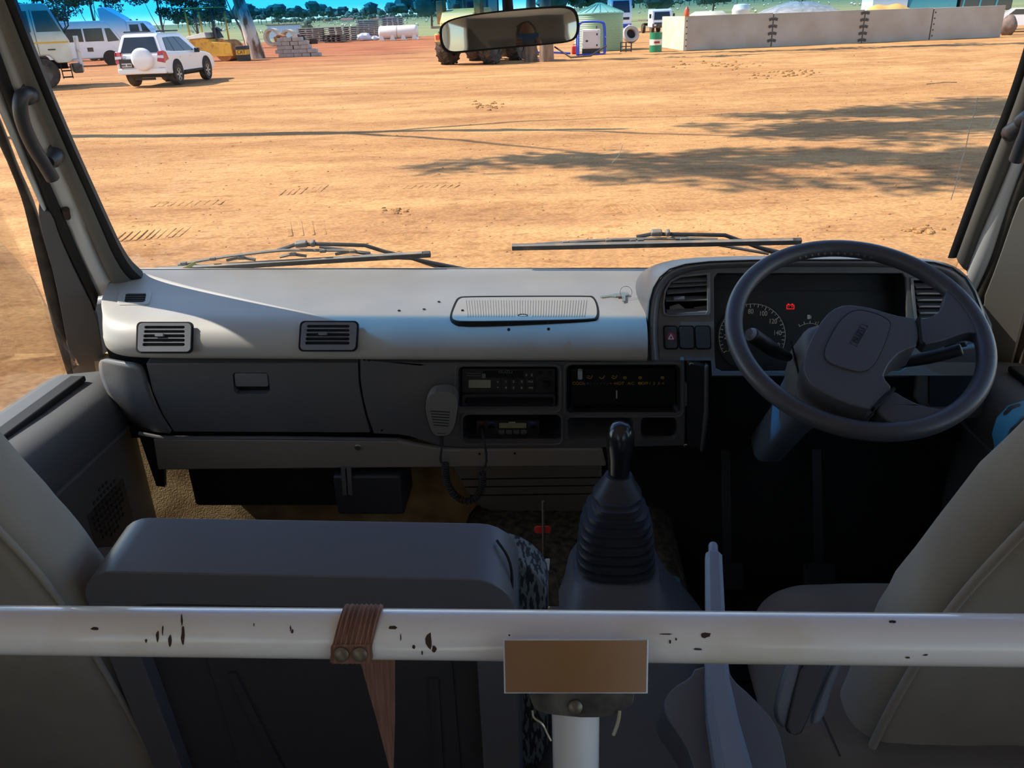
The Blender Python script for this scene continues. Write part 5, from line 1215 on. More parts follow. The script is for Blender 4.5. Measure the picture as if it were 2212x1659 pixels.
big_tree('gum_tree', (-14.0, 17.9, 0), [(0, 0, -.3), (.2, 0, 3), (.5, -.1, 7), (1.2, -.1, 11), (2, -.3, 14)], .30, [[(.8, 0, 9), (2, -2, 11.5), (3, -4, 13)], [(1, 0, 10), (3, 1.5, 12), (5, 1, 13.5)], [(1.5, 0, 12), (4, -1.5, 13), (8, -3, 13.8)]], cl, 'tall slender gum tree standing left of the bus', 'leaf_near', 'bark', .16, 60, None, .62, .6)
# ------------------------------------------------------------------ sheep and sheds
q = MB(); q.ell((0, 0, .55), (.25, .5, .27), 8, 6)
sh0 = thing('sheep', 'woolly sheep grazing in the far green paddock', 'sheep', (0, 0, 0), 0, 'sheep in the paddock', world=False); q.build('fleece', 'wool', sh0)
q = MB(); q.ell((0, .58, .62), (.1, .16, .12), 6, 5)
for a in (-.12, .12):
    for c_ in (-.3, .3): q.bar((a, c_, 0), (a, c_, .4), .07, .07, up=(0, 1, 0))
q.build('head_and_legs', 'grey_dirty', sh0)
first = True
for k in range(120):
    u = random.choice([random.uniform(600, 940)]*2+[random.uniform(1380, 2000)]*2+[random.uniform(400, 600)]); Yt = random.uniform(210, 450); d = ray(u, 30); x = d.x/d.y*Yt
    if first: sh0.location = (x, Yt, pz(x, Yt)); sh0.rotation_euler.z = random.uniform(0, 6); first = False
    else: dup(sh0, (x, Yt, pz(x, Yt)), random.uniform(0, 6), None, None, random.uniform(.85, 1.0))
for k, (u, wpx, hpx, lb, m_) in enumerate(((708, 18, 7, 'small red-roofed shed in the treeline, leftmost', 'shed_roof'), (750, 26, 8, 'long cream shed in the treeline with pale front', 'shed_wall'), (810, 18, 7, 'small red-roofed shed in the treeline above the slab stack', 'shed_roof'), (842, 18, 7, 'small red-roofed shed in the treeline, rightmost', 'shed_roof'))):
    Yt = 500; d = ray(u, 40); x = d.x/d.y*Yt; s = Yt*.93/F; W_, H_ = wpx*s, hpx*s; z0 = pz(x, Yt)
    t = thing('farm_shed', lb, 'shed', (x, Yt, z0), 0, None, world=False)
    MB().box((0, 0, H_*.3), (W_, W_*.6, H_*.6)).build('wall', 'shed_wall', t)
    MB().hexa([(-W_*.55, -W_*.35, H_*.55), (W_*.55, -W_*.35, H_*.55), (W_*.55, W_*.35, H_*.55), (-W_*.55, W_*.35, H_*.55), (-W_*.5, -.1, H_), (W_*.5, -.1, H_), (W_*.5, .1, H_), (-W_*.5, .1, H_)]).build('roof', 'shed_roof', t)
# ------------------------------------------------------------------ vehicles
def wheel(par, x, y, r, w_, side, rim='alloy', hub=.6, spokes=6):
    """wheel with axle along local x; side=+1 when the outer face points to +x"""
    ax = (side, 0, 0); o = (x, y, r)
    t = MB().lathe([(r*hub, -w_/2), (r*.93, -w_/2), (r, -w_*.32), (r, w_*.32), (r*.93, w_/2), (r*hub, w_/2), (r*hub, -w_/2)], 28, o, ax, cap=False).build('tyre', 'tyre', par, smooth=40)
    q = MB(); q.lathe([(r*hub, w_*.42), (r*hub*.9, w_*.30), (r*.2, w_*.34), (r*.12, w_*.40), (.001, w_*.40)], 24, o, ax)
    q.build('rim', 'grey_dirty' if rim == 'grey_dirty' else 'under', t, smooth=40)
    if rim == 'alloy':
        q = MB()
        for k in range(spokes):
            a = 2*math.pi*k/spokes; d = Vector((0, math.cos(a), math.sin(a)))
            q.bar(Vector(o)+Vector((side*w_*.40, 0, 0))+d*r*.08, Vector(o)+Vector((side*w_*.42, 0, 0))+d*r*hub*.95, r*.15, .03, up=(1, 0, 0))
        q.lathe([(r*hub*1.0, w_*.40), (r*hub*1.0, w_*.46), (r*hub*.9, w_*.46), (r*hub*.9, w_*.40)], 24, o, ax, cap=False); q.build('spokes', 'alloy', t)
    return t
def quad(name, p, m, par, n, th=.012, bevel=0):
    q = MB(); q.plate(p, [], Vector(n), th); return q.build(name, m, par, bevel=bevel)
def bil(c, s, t):   # c: 4 corners bl br tr tl
    return c[0].lerp(c[1], s).lerp(c[3].lerp(c[2], s), t)
def win(par, c, rects, m, name='window', off=.012):
    c = [Vector(p) for p in c]; n = (c[1]-c[0]).cross(c[3]-c[0]).normalized()
    for r in rects:
        pts = [bil(c, s, t)+n*off for s, t in r]; quad(name, pts, m, par, n, .014)
# --- white four-wheel drive seen from behind
S = 1.05; gp = G(315, 189)
t = thing('four_wheel_drive', 'white four-wheel drive wagon with a covered spare wheel on its tailgate', 'car', (gp.x, gp.y, 0), math.radians(0), None, world=False); t.scale = (S, S, S)
side = [(.06, .50), (.0, .62), (.0, .95), (.03, 1.12), (.05, 1.17), (3.55, 1.12), (3.95, 1.08), (4.35, 1.00), (4.60, .86), (4.66, .70), (4.62, .48), (4.5, .42), (4.05, .42), (.95, .42), (.25, .45)]
q = MB(); q.plate([(.93, y, z) for y, z in side], [], Vector((1, 0, 0)), 1.86); body = q.build('body', 'car_white', t, bevel=.07, seg=3)
B0 = [(-.90, .05, 1.12), (.90, .05, 1.12), (.90, 3.45, 1.10), (-.90, 3.45, 1.10)]; T0 = [(-.68, .30, 1.80), (.68, .30, 1.80), (.66, 2.45, 1.80), (-.66, 2.45, 1.80)]
q = MB(); q.loft([[Vector(p) for p in B0], [Vector(p).lerp(Vector(q_), .9) for p, q_ in zip(B0, T0)], [Vector(p)+Vector((0, 0, .0)) for p in T0], [Vector((p[0]*.9, p[1]+(.12 if p[1] < 1 else -.15), 1.85)) for p in T0]]); q.build('cabin', 'car_white', t, bevel=.05, seg=3)
rear = [Vector(B0[0]), Vector(B0[1]), Vector(T0[1]), Vector(T0[0])]; rgt = [Vector(B0[1]), Vector(B0[2]), Vector(T0[2]), Vector(T0[1])]; lft = [Vector(B0[3]), Vector(B0[0]), Vector(T0[0]), Vector(T0[3])]; frt = [Vector(B0[2]), Vector(B0[3]), Vector(T0[3]), Vector(T0[2])]
win(t, rear, [[(.08, .12), (.92, .12), (.90, .90), (.10, .90)]], 'car_glass', 'rear_window', .02)
win(t, rgt, [[(.12, .20), (.30, .14), (.30, .86), (.16, .84)], [(.315, .14), (.57, .12), (.54, .87), (.315, .86)], [(.585, .12), (.86, .12), (.78, .84), (.555, .87)]], 'car_glass', 'side_window', .02)
win(t, lft, [[(.14, .12), (.44, .12), (.44, .86), (.22, .84)], [(.46, .12), (.88, .16), (.84, .86), (.46, .87)]], 'car_glass', 'side_window', .02)
win(t, frt, [[(.06, .08), (.94, .08), (.90, .92), (.10, .92)]], 'car_glass', 'windscreen', .02)
q = MB(); q.lathe([(.40, -.03), (.40, .10), (.375, .16), (.30, .185), (.001, .19)], 36, (.12, -.02, .98), (0, -1, 0)); q.build('spare_wheel_cover', 'car_white', t, smooth=50)
MB().tube([(.12+.385*math.cos(a), -.135, .98+.385*math.sin(a)) for a in [k*math.pi/18 for k in range(36)]], .008, 6, closed=True).build('cover_seam', 'concrete_pale', t)
for s in (-1, 1):
    lo_ = quad('tail_lamp', [Vector((s*.94, -.03, .84)), Vector((s*.66, -.05, .90)), Vector((s*.72, .0, 1.24)), Vector((s*.93, .05, 1.26))][::(1 if s > 0 else -1)], 'lamp_red', t, (0, -1, 0), .08, .01)
    quad('reverse_lens', [Vector((s*.93, -.045, 1.0)), Vector((s*.68, -.058, 1.02)), Vector((s*.69, -.05, 1.10)), Vector((s*.93, -.035, 1.10))], 'lamp_clear', lo_, (0, -1, 0), .02)
    quad('side_lens', [Vector((s*.945, -.02, .88)), Vector((s*.945, .36, .96)), Vector((s*.945, .20, 1.22)), Vector((s*.93, 0, 1.24))], 'lamp_red', lo_, (s, 0, 0), .02)
    quad('bumper_reflector', [Vector((s*.90, -.03, .60)), Vector((s*.68, -.03, .60)), Vector((s*.68, -.03, .67)), Vector((s*.90, -.03, .67))], 'lamp_red', t, (0, -1, 0), .03)
    MB().bar((s*.62, .45, 1.92), (s*.60, 2.3, 1.92), .05, .05).build('roof_rail', 'black_paint', t, bevel=.01)
    MB().box((s*1.02, 2.85, 1.18), (.20, .12, .17)).build('door_mirror', 'black_paint', t, bevel=.03)
q = MB(); q.box((0, .02, .57), (1.84, .12, .20)); q.build('rear_bumper', 'car_white', t, bevel=.03)
quad('number_plate', [Vector((-.72, -.06, .73)), Vector((-.34, -.06, .73)), Vector((-.34, -.06, .86)), Vector((-.72, -.06, .86))], 'box_white', t, (0, -1, 0), .02)
quad('plate_recess', [Vector((-.80, -.045, .70)), Vector((-.28, -.045, .70)), Vector((-.28, -.045, 1.0)), Vector((-.80, -.045, 1.0))], 'black_paint', t, (0, -1, 0), .02)
q = MB()
for k in range(7):
    if k != 3: q.box((-.69+.053*k, -.074, .795), (.03, .006, .07))
q.build('plate_lettering', 'black_paint', t)
MB().tube([(-.58+.075*math.cos(a), -.05, 1.07+.05*math.sin(a)) for a in [k*math.pi/8 for k in range(16)]], .012, 6, closed=True).build('maker_badge', 'alloy', t)
MB().box((0, 2.3, .42), (1.5, 3.6, .2)).build('underbody', 'under', t)
for s in (-1, 1):
    for y in (.98, 3.77):
        q = MB(); q.lathe([(.44, -.03), (.44, .03)], 28, (s*.925, y, .50), (s, 0, 0)); q.build('wheel_arch', 'under', t)
        wheel(t, s*.84, y, .385, .26, s)
MB().bar((-.30, -.05, .30), (.45, -.02, .30), .10, .08).build('tow_bar', 'under', t)
MB().bar((.93, 1.5, .47), (.93, 3.2, .47), .12, .07).build('side_step', 'under', t, bevel=.01)
for y in (1.25, 2.2): MB().bar((.945, y+.1, 1.0), (.945, y+.32, 1.0), .02, .03).build('door_handle', 'car_white', t)
# --- cream truck at far left, cab facing right
gp = G(172, 187)
t = thing('tip_truck', 'cream tip truck with a dirty wheel parked at the far left', 'truck', (gp.x-.66, gp.y+1.06, 0), math.radians(-58), None, world=False); t.scale = (1.12,)*3
cab = [(0, .95), (.02, 1.6), (-.10, 1.85), (-.42, 2.78), (-.60, 2.86), (-1.75, 2.86), (-1.80, 1.0), (-1.45, .95), (-1.35, 1.12), (-.75, 1.12), (-.55, .85), (-.1, .85)]
q = MB(); q.plate([(1.12, y, z) for y, z in cab], [], Vector((1, 0, 0)), 2.24); q.build('cab', 'cream', t, bevel=.06, seg=3)
for s in (1, -1):
    quad('door_window', [Vector((s*1.125, -.18, 1.92)), Vector((s*1.125, -.98, 1.92)), Vector((s*1.125, -.98, 2.62)), Vector((s*1.125, -.46, 2.62))], 'car_glass', t, (s, 0, 0), .02)
    quad('quarter_window', [Vector((s*1.125, -1.15, 1.92)), Vector((s*1.125, -1.55, 1.92)), Vector((s*1.125, -1.55, 2.62)), Vector((s*1.125, -1.15, 2.62))], 'car_glass', t, (s, 0, 0), .02)
    MB().box((s*1.13, -.85, 1.56), (.015, 1.65, .05)).build('yellow_stripe', 'plate_yellow', t)
    MB().bar((s*1.13, -1.05, 1.15), (s*1.13, -1.05, 2.65), .012, .015, up=(0, 1, 0)).build('door_shut_line', 'grey_dirty', t)
    MB().bar((s*1.13, -.75, 1.32), (s*1.13, -.5, 1.32), .03, .04).build('door_handle', 'black_paint', t)
    MB().tube([(s*1.12, -.1, 1.9), (s*1.35, .1, 2.1), (s*1.35, .1, 2.6)], .025, 6).build('mirror_arm', 'black_paint', t)
    wheel(t, s*.98, -1.05, .52, .3, s, 'grey_dirty', .55); wheel(t, s*.98, -5.6, .52, .45, s, 'grey_dirty', .55)
quad('windscreen', [Vector((.95, .0, 1.80)), Vector((-.95, .0, 1.80)), Vector((-.85, -.33, 2.64)), Vector((.85, -.33, 2.64))], 'car_glass', t, (0, .93, .35), .04)
q = MB(); q.box((0, -4.8, 2.2), (2.3, 5.4, 1.9)); q.build('tipper_body', 'grey_dirty', t, bevel=.03)
for k in range(9): MB().box((1.17, -2.4-.6*k, 2.2), (.06, .09, 1.9)).build('body_rib', 'grey_dirty', t)
MB().box((0, -3.8, .78), (.9, 7.2, .3)).build('chassis', 'under', t)
MB().box((0, -2.0, 1.9), (2.0, .2, 1.7)).build('exhaust_stack_panel', 'under', t)
q = MB()
for s in (-1, 1): q.bar((s*.75, .25, .5), (s*.75, .30, 1.75), .10, .10, up=(0, 1, 0)); q.bar((s*.75, .0, .9), (s*.75, .28, .9), .08, .08)
for z in (1.65, 1.25, .75): q.bar((-1.0, .3, z), (1.0, .3, z), .07, .07)
q.build('bull_bar', 'box_white', t)
MB().box((0, .1, .62), (2.1, .3, .30)).build('bumper', 'grey_dirty', t, bevel=.03)
q = MB()
for k in range(2): q.box((.95, -.3, .35+.22*k), (.3, .35, .04))
for y in (-.46, -.14): q.box((.95, y, .55), (.26, .03, .5))
q.build('cab_steps', 'under', t)
# --- white minibus
gp = G(236, 134); gp.y = 58; d = ray(250, 100); x0 = d.x/d.y*58
t = thing('minibus', 'white minibus with a row of dark windows parked behind the four-wheel drive', 'minibus', (x0-.5, 60.2, 0), math.radians(-62), None, world=False); t.scale = (1.06,)*3
pr = [(0, .45), (.05, 1.0), (-.05, 1.35), (-.62, 2.35), (-.85, 2.58), (-1.2, 2.66), (-6.2, 2.66), (-6.4, 2.5), (-6.45, .5), (-6.2, .4)]
q = MB(); q.plate([(1.0, y, z) for y, z in pr], [], Vector((1, 0, 0)), 2.0); q.build('body', 'car_white', t, bevel=.10, seg=3)
for s in (1, -1):
    for a, b_ in ((-1.15, -.55),) : quad('front_quarter_window', [Vector((s*1.005, -.25, 1.45)), Vector((s*1.005, -.95, 1.40)), Vector((s*1.005, -1.0, 2.2)), Vector((s*1.005, -.68, 2.2))], 'car_glass', t, (s, 0, 0), .02)
    for k in range(4): y = -1.15-1.2*k; quad('side_window', [Vector((s*1.005, y, 1.45)), Vector((s*1.005, y-1.1, 1.45)), Vector((s*1.005, y-1.1, 2.22)), Vector((s*1.005, y, 2.22))], 'car_glass', t, (s, 0, 0), .02)
    wheel(t, s*.88, -.95, .40, .25, s, 'grey_dirty'); wheel(t, s*.88, -4.9, .40, .25, s, 'grey_dirty')
    q = MB(); q.lathe([(.48, -.02), (.48, .02)], 24, (s*1.0, -.95, .42), (s, 0, 0)); q.build('wheel_arch', 'under', t)
    quad('fuel_flap', [Vector((s*1.005, -1.9, .85)), Vector((s*1.005, -2.25, .85)), Vector((s*1.005, -2.25, 1.1)), Vector((s*1.005, -1.9, 1.1))], 'grey_dirty', t, (s, 0, 0), .02)
quad('windscreen', [Vector((.9, -.06, 1.42)), Vector((-.9, -.06, 1.42)), Vector((-.82, -.60, 2.32)), Vector((.82, -.60, 2.32))], 'car_glass', t, (0, .87, .5), .04)
# --- white prime mover with sleeper behind the wagon
Yp = 72; d = ray(378, 60); x1 = d.x/d.y*Yp
t = thing('prime_mover', 'white prime mover with a tall roof fairing behind the four-wheel drive', 'truck', (x1-.3, Yp, 0), math.radians(-78), None, world=False)
q = MB(); q.plate([(1.2, y, z) for y, z in [(0, .9), (0, 1.75), (-1.3, 1.95), (-1.9, 2.75), (-2.2, 2.85), (-3.2, 2.9), (-3.3, .9)]], [], Vector((1, 0, 0)), 2.4); q.build('cab', 'car_white', t, bevel=.06, seg=2)
q = MB(); q.plate([(1.22, y, z) for y, z in [(-3.2, .9), (-3.2, 2.9), (-3.6, 3.2), (-4.8, 3.95), (-5.2, 3.9), (-5.2, .9)]], [], Vector((1, 0, 0)), 2.44); q.build('sleeper_fairing', 'car_white', t, bevel=.08, seg=2)
quad('door_window', [Vector((1.205, -2.25, 2.0)), Vector((1.205, -3.0, 2.0)), Vector((1.205, -3.0, 2.6)), Vector((1.205, -2.3, 2.6))], 'car_glass', t, (1, 0, 0), .03)
quad('windscreen', [Vector((1.205, -1.4, 2.0)), Vector((1.205, -2.05, 2.0)), Vector((1.205, -2.1, 2.66)), Vector((1.205, -1.85, 2.66))], 'car_glass', t, (1, 0, 0), .03)
q = MB(); q.box((0, -7.5, 2.2), (2.4, 4, 1.3)); q.build('trailer_bin', 'box_white', t, bevel=.05)
MB().box((0, -4, .75), (.9, 8, .3)).build('chassis', 'under', t)
for y in (-1.0, -5.0, -6.3, -8.6):
    for s in (-1, 1): wheel(t, s*1.0, y, .5, .3, s, 'grey_dirty')
for y in (-2.4, -2.9): MB().box((.8, y, 2.95), (.14, .14, .10)).build('roof_marker', 'orange', t, bevel=.02)
for y in (-.4, -.7): MB().tube([(1.22, y-.1, 2.0), (1.3, y-.1, 2.5)], .02, 6).build('grab_rail', 'alloy', t)
# --- yellow roller with open canopy
gp = G(472, 133)
t = thing('road_roller', 'rusty yellow road roller with an open canopy frame beside the four-wheel drive', 'roller', (gp.x, gp.y+.8, 0), math.radians(-100), None, world=False); t.scale = (1.08,)*3
q = MB(); q.lathe([(.62, -.72), (.62, .72)], 28, (0, .6, .62), (1, 0, 0)); q.build('drum', 'rusty', t)
q = MB(); q.plate([(.8, y, z) for y, z in [(-2.0, .35), (-2.1, .95), (-1.6, 1.30), (-.9, 1.42), (-.2, 1.30), (.1, 1.05), (.25, .5), (0, .3)]], [], Vector((1, 0, 0)), 1.6); q.build('body', 'yellow_paint', t, bevel=.06)
q = MB(); q.plate([(.82, y, z) for y, z in [(-.2, .3), (-.2, 1.15), (1.2, 1.05), (1.25, .3)]], [], Vector((1, 0, 0)), .10); q.build('side_frame', 'yellow_paint', t, bevel=.02)
q = MB(); q.hexa([(-.8, -1.9, 1.30), (.9, -1.9, 1.30), (.9, -.3, 1.38), (-.8, -.3, 1.38), (-.7, -1.8, 1.5), (.8, -1.8, 1.5), (.75, -.5, 1.72), (-.7, -.5, 1.72)]); q.build('bonnet', 'concrete', t, bevel=.05)
q = MB(); q.hexa([(-.3, -.2, 1.35), (.3, -.2, 1.35), (.3, .2, 1.35), (-.3, .2, 1.35), (-.3, -.25, 1.95), (.3, -.25, 1.95), (.3, -.12, 1.95), (-.3, -.12, 1.95)]); q.build('driver_seat', 'black_paint', t, bevel=.04)
for x, y, m_ in ((.72, -1.55, 'yellow_paint'), (-.72, -1.55, 'yellow_paint'), (.72, .25, 'black_paint'), (-.72, .25, 'yellow_paint')): MB().bar((x, y, 1.2), (x, y-.05, 3.05), .08, .08, up=(0, 1, 0)).build('canopy_post', m_, t)
MB().box((0, -.65, 3.08), (1.6, 2.0, .06)).build('canopy_bar', 'plate_yellow', t, bevel=.01)
MB().box((0, -.2, 2.92), (1.3, 1.5, .06)).build('canopy_panel', 'iron', t)
q = MB(); q.lathe([(.2, -.02), (.22, 0), (.2, .02)], 16, (0, .1, 1.85), (0, .6, .8)); q.build('steering_wheel', 'black_paint', t)
# --- black bin with yellow CAT band
gp = G(524, 132); s_ = 1/ (F/ (gp.y*.93))
t = thing('steel_bin', 'small black steel box with a yellow band lettered CAT beside the trunk', 'box', gp, 0, None, world=False)
W_ = 23*s_; H_ = 34*s_/1.1
MB().box((0, W_/2, H_/2), (W_, W_, H_)).build('case', 'black_paint', t, bevel=.02)
MB().box((0, W_/2, H_*.58), (W_*1.02, W_*1.02, H_*.33)).build('yellow_band', 'plate_yellow', t)
tx = text('CAT', 'lettering', H_*.34, PL((0, -.02, H_*.58), (1, 0, 0), (0, 0, 1)), 0, 0, 'black_paint', None, sx=.9); tx.parent = t
# --- stack of concrete blocks stepping down to the right
gp = G(575, 127); gp.y += .4
Wb, Hb, Db = .58, .26, .9
bm_ = MB().box((0, 0, Hb/2), (Wb*.97, Db, Hb*.95)); bb = None
for r_ in range(5):
    n_ = [5, 5, 4, 4, 3][r_]
    for k in range(n_):
        p = (gp.x+.85+k*Wb+(-.2 if r_ % 2 else 0)+random.uniform(-.03, .03), gp.y+1.0+random.uniform(-.05, .05), r_*Hb)
        if bb is None: bb = bm_.build('concrete_block', 'concrete', None, bevel=.02); o = bb
        else: o = bb.copy(); COL.objects.link(o)
        o.location = p; o.rotation_euler.z = random.uniform(-.04, .04); tag(o, 'grey concrete block in the stepped stack right of the pale trunk', 'concrete block', 'concrete blocks by the trunk')
# --- concrete rings and tyres lying behind
rp = None
for k, (u, v, r, lb, m_) in enumerate(((590, 84, .95, 'pale concrete pipe ring lying behind the blocks, left of two', 'concrete_pale'), (625, 84, .85, 'pale concrete pipe ring lying behind the blocks, right of two', 'concrete_pale'), (608, 88, .6, 'dark rusty wheel lying between the two pipe rings', 'rusty'))):
    Yt = 100-3*(k == 2); d = ray(u, v); x = d.x/d.y*Yt
    q = MB(); q.lathe([(r, -.5), (r, .5), (r*.72, .5), (r*.72, -.5), (r, -.5)], 24, (0, 0, r), (.1, 1, 0), cap=False); o = q.build('pipe_ring', m_); o.location = (x, Yt, 0); tag(o, lb, 'pipe')
q = MB(); q.lathe([(.55, -.15), (.55, .15), (.3, .15), (.3, -.15), (.55, -.15)], 20, (0, 0, .15), (0, 0, 1), cap=False); ty = None
for k, (u, z, lb) in enumerate(((676, 0, 'black tyre lying flat, bottom of the pair in front of the slab stacks'), (675, .32, 'black tyre lying flat, top of the pair in front of the slab stacks'))):
    Yt = 104; d = ray(u, 90); x = d.x/d.y*Yt
    o = q.build('tyre', 'tyre') if ty is None else ty.copy()
    if ty is not None: COL.objects.link(o)
    ty = ty or o; o.location = (x, Yt, z); tag(o, lb, 'tyre')
# rusty scrap heap
t = thing('scrap_heap', 'low heap of rusty machine scrap in front of the slab stacks', 'scrap', (ray(625, 88).x/ray(625, 88).y*103, 103, 0), 0, None, world=False)
for k in range(14): MB().box((random.uniform(-1.6, 2.2), random.uniform(-.6, .6), random.uniform(.15, .9)), (random.uniform(.3, 1.2), .4, random.uniform(.15, .5)), Matrix.Rotation(random.uniform(-.5, .5), 3, 'Y')).build('scrap_piece', random.choice(['rusty', 'iron', 'grey_dirty', 'yellow_paint']), t)
# white panel fence/container behind
Yt = 140; x0, x1 = ray(584, 75).x/ray(584, 75).y*Yt, ray(662, 75).x/ray(662, 75).y*Yt
t = thing('shipping_container', 'long pale blue-white container with a rusty top rail behind the pipe rings', 'container', ((x0+x1)/2, Yt, 0), 0, None, world=False)
q = MB(); q.box((0, 0, 1.25), (x1-x0, 2.3, 2.0)); q.build('body', 'panel_blue', t)
for k in range(16): MB().box(((x1-x0)*(-.5+(k+.5)/16), -1.17, 1.25), (.1, .05, 1.9)).build('corrugation', 'panel_blue', t)
MB().box((0, -1.1, 2.3), (x1-x0+.3, .3, .12)).build('top_rail', 'rusty', t)
# slab stacks
def slab_stack(u0, u1, vt, vb, n, Yt, label, m_='concrete', gapf=.45):
    xa, xb = ray(u0, vb).x/ray(u0, vb).y*Yt, ray(u1, vb).x/ray(u1, vb).y*Yt
    zt = P(u0, vt, y=Yt).z; zb = max(0, P((u0+u1)/2, vb, y=Yt).z); zb = 0
    t = thing('slab_stack', label, 'slab stack', ((xa+xb)/2, Yt, zb), 0, None, world=False)
    hh = (zt-zb)/n; sl = None
    for k in range(n):
        if sl is None: o = sl = MB().box((0, 0, 0), (xb-xa, 2.4, hh*(1-gapf))).build('slab', m_, t, bevel=.01)
        else: o = sl.copy(); COL.objects.link(o)
        o.location = (random.uniform(-.06, .06), random.uniform(-.05, .05), hh*(k+.5))
        if k:
            for x in (-.38, -.12, .14, .40): MB().box(((xb-xa)*x, random.uniform(-.3, .3), hh*k), (.18, 2.2, hh*gapf*.98)).build('spacer', 'concrete' if m_ != 'concrete' else 'grey_dirty', t)
    return t
slab_stack(649, 703, 60, 90, 8, 112, 'spaced grey slab stack, leftmost in the far yard'); slab_stack(712, 772, 57, 88, 8, 112, 'spaced grey slab stack, middle of the far yard'); slab_stack(778, 820, 43, 88, 11, 116, 'tall grey slab stack left of the white tank', gapf=.3); slab_stack(828, 872, 38, 80, 11, 124, 'tall grey slab stack standing behind the white tank', gapf=.3); slab_stack(706, 745, 74, 90, 4, 106, 'low brownish slab stack in front of the middle stack', 'grey_dirty')
q = MB()
t = thing('wrapped_bundle', 'crumpled white plastic wrapped bundle beside the white tank', 'bundle', (ray(787, 88).x/ray(787, 88).y*110, 110, 0), 0, None, world=False)
q.ell((0, 0, .45), (.9, .6, .5), 14, 8, fn=lambda d: 1+.2*math.sin(d.x*9)*math.cos(d.z*11)); q.ell((1.3, 0, .25), (.8, .5, .3), 12, 6, fn=lambda d: 1+.2*math.sin(d.x*8+1)); q.build('wrap', 'panel_blue', t)
# white cylindrical tank
Yt = 108; xa, xb = ray(820, 85).x/ray(820, 85).y*Yt, ray(904, 85).x/ray(904, 85).y*Yt; r = (P(860, 55, y=Yt).z)/2*.92
t = thing('cartage_tank', 'long white cylindrical tank lying on moulded feet in the far yard', 'tank', ((xa+xb)/2, Yt, 0), 0, None, world=False); L_ = xb-xa
q = MB(); q.lathe([(r*.55, -L_/2), (r*.9, -L_/2+.1), (r, -L_/2+.3), (r, L_/2-.3), (r*.9, L_/2-.1), (r*.55, L_/2)], 28, (0, 0, r+.15), (1, 0, 0)); q.build('shell', 'poly_white', t, smooth=50)
for x in (-.42, -.14, .14, .42): MB().hexa([(L_*x-.35, -r*.9, 0), (L_*x+.35, -r*.9, 0), (L_*x+.35, r*.9, 0), (L_*x-.35, r*.9, 0), (L_*x-.15, -r*.9, r*.8), (L_*x+.15, -r*.9, r*.8), (L_*x+.15, r*.9, r*.8), (L_*x-.15, r*.9, r*.8)]).build('foot', 'poly_white', t)
q = MB(); q.lathe([(r*1.02, -.05), (r*1.02, .05)], 28, (-L_*.02, 0, r+.15), (1, 0, 0)); q.build('joint_band', 'concrete', t)
# ------------------------------------------------------------------ yellow loader behind the mirror
gp = G(968, 141)
t = thing('wheel_loader', 'big yellow wheel loader partly hidden behind the mirror', 'loader', (gp.x, gp.y, 0), math.radians(-20), None, world=False)
for x, y in ((-.3, .7), (2.0, .7), (-.3, 3.9), (2.0, 3.9)):
    w_ = wheel(t, x, y, .78, .62, -1 if x < 1 else 1, 'grey_dirty', .5)
    q = MB()
    for k in range(16):
        a = 2*math.pi*k/16
        for s in (-1, 1): q.bar((x+s*.30, y+.78*math.cos(a), .78+.78*math.sin(a)), (x+s*.03, y+.80*math.cos(a+.2), .78+.80*math.sin(a+.2)), .10, .06, up=(0, math.cos(a), math.sin(a)))
    q.build('tread_lugs', 'tyre', w_)
q = MB(); q.plate([(1.75, y, z) for y, z in [(-.6, .8), (-.65, 1.9), (-.35, 2.35), (.4, 2.5), (1.6, 2.5), (1.7, .8)]], [], Vector((1, 0, 0)), 1.75); q.build('engine_cover', 'loader_yellow', t, bevel=.10, seg=3)
q = MB(); q.box((.85, 2.6, 1.3), (1.5, 2.2, 1.0)); q.build('frame', 'loader_yellow', t, bevel=.05)
q = MB(); q.box((.85, 2.2, 2.75), (1.35, 1.3, 1.5)); q.build('cab', 'car_glass', t, bevel=.05)
MB().box((.85, 2.2, 3.55), (1.5, 1.5, .12)).build('cab_roof', 'loader_yellow', t, bevel=.04)
for x in (.2, 1.5):
    for y in (1.6, 2.85): MB().bar((x, y, 2.0), (x, y, 3.5), .09, .09, up=(0, 1, 0)).build('cab_post', 'black_paint', t)
MB().tube([(.75, .6, 2.45), (.75, .6, 3.1)], .08, 10).build('exhaust', 'grey_dirty', t); MB().lathe([(.2, 0), (.22, .1), (.18, .22), (.05, .26)], 16, (.3, .6, 2.48)).build('air_cleaner', 'grey_dirty', t)
for x in (-.12, 1.85):
    lb_ = MB().box((x, -.55, 1.25), (.34, .22, .36)).build('lamp_box', 'loader_yellow', t, bevel=.02); MB().box((x, -.67, 1.27), (.2, .03, .2)).build('lamp', 'lamp_red', lb_)
    MB().box((x, -.2, 1.72), (.5, 1.1, .1)).build('mudguard', 'grey_dirty', t)
    MB().box((x, -.1, 2.35), (.35, .4, 1.0)).build('side_box', 'rusty', t, bevel=.03)
MB().hexa([(-.6, 5.4, .1), (2.3, 5.4, .1), (2.3, 6.4, .1), (-.6, 6.4, .1), (-.6, 5.2, 1.1), (2.3, 5.2, 1.1), (2.3, 5.5, 1.1), (-.6, 5.5, 1.1)]).build('bucket', 'grey_dirty', t)
for x in (.3, 1.4): MB().bar((x, 3.4, 1.6), (x, 5.3, .6), .16, .3).build('lift_arm', 'loader_yellow', t)
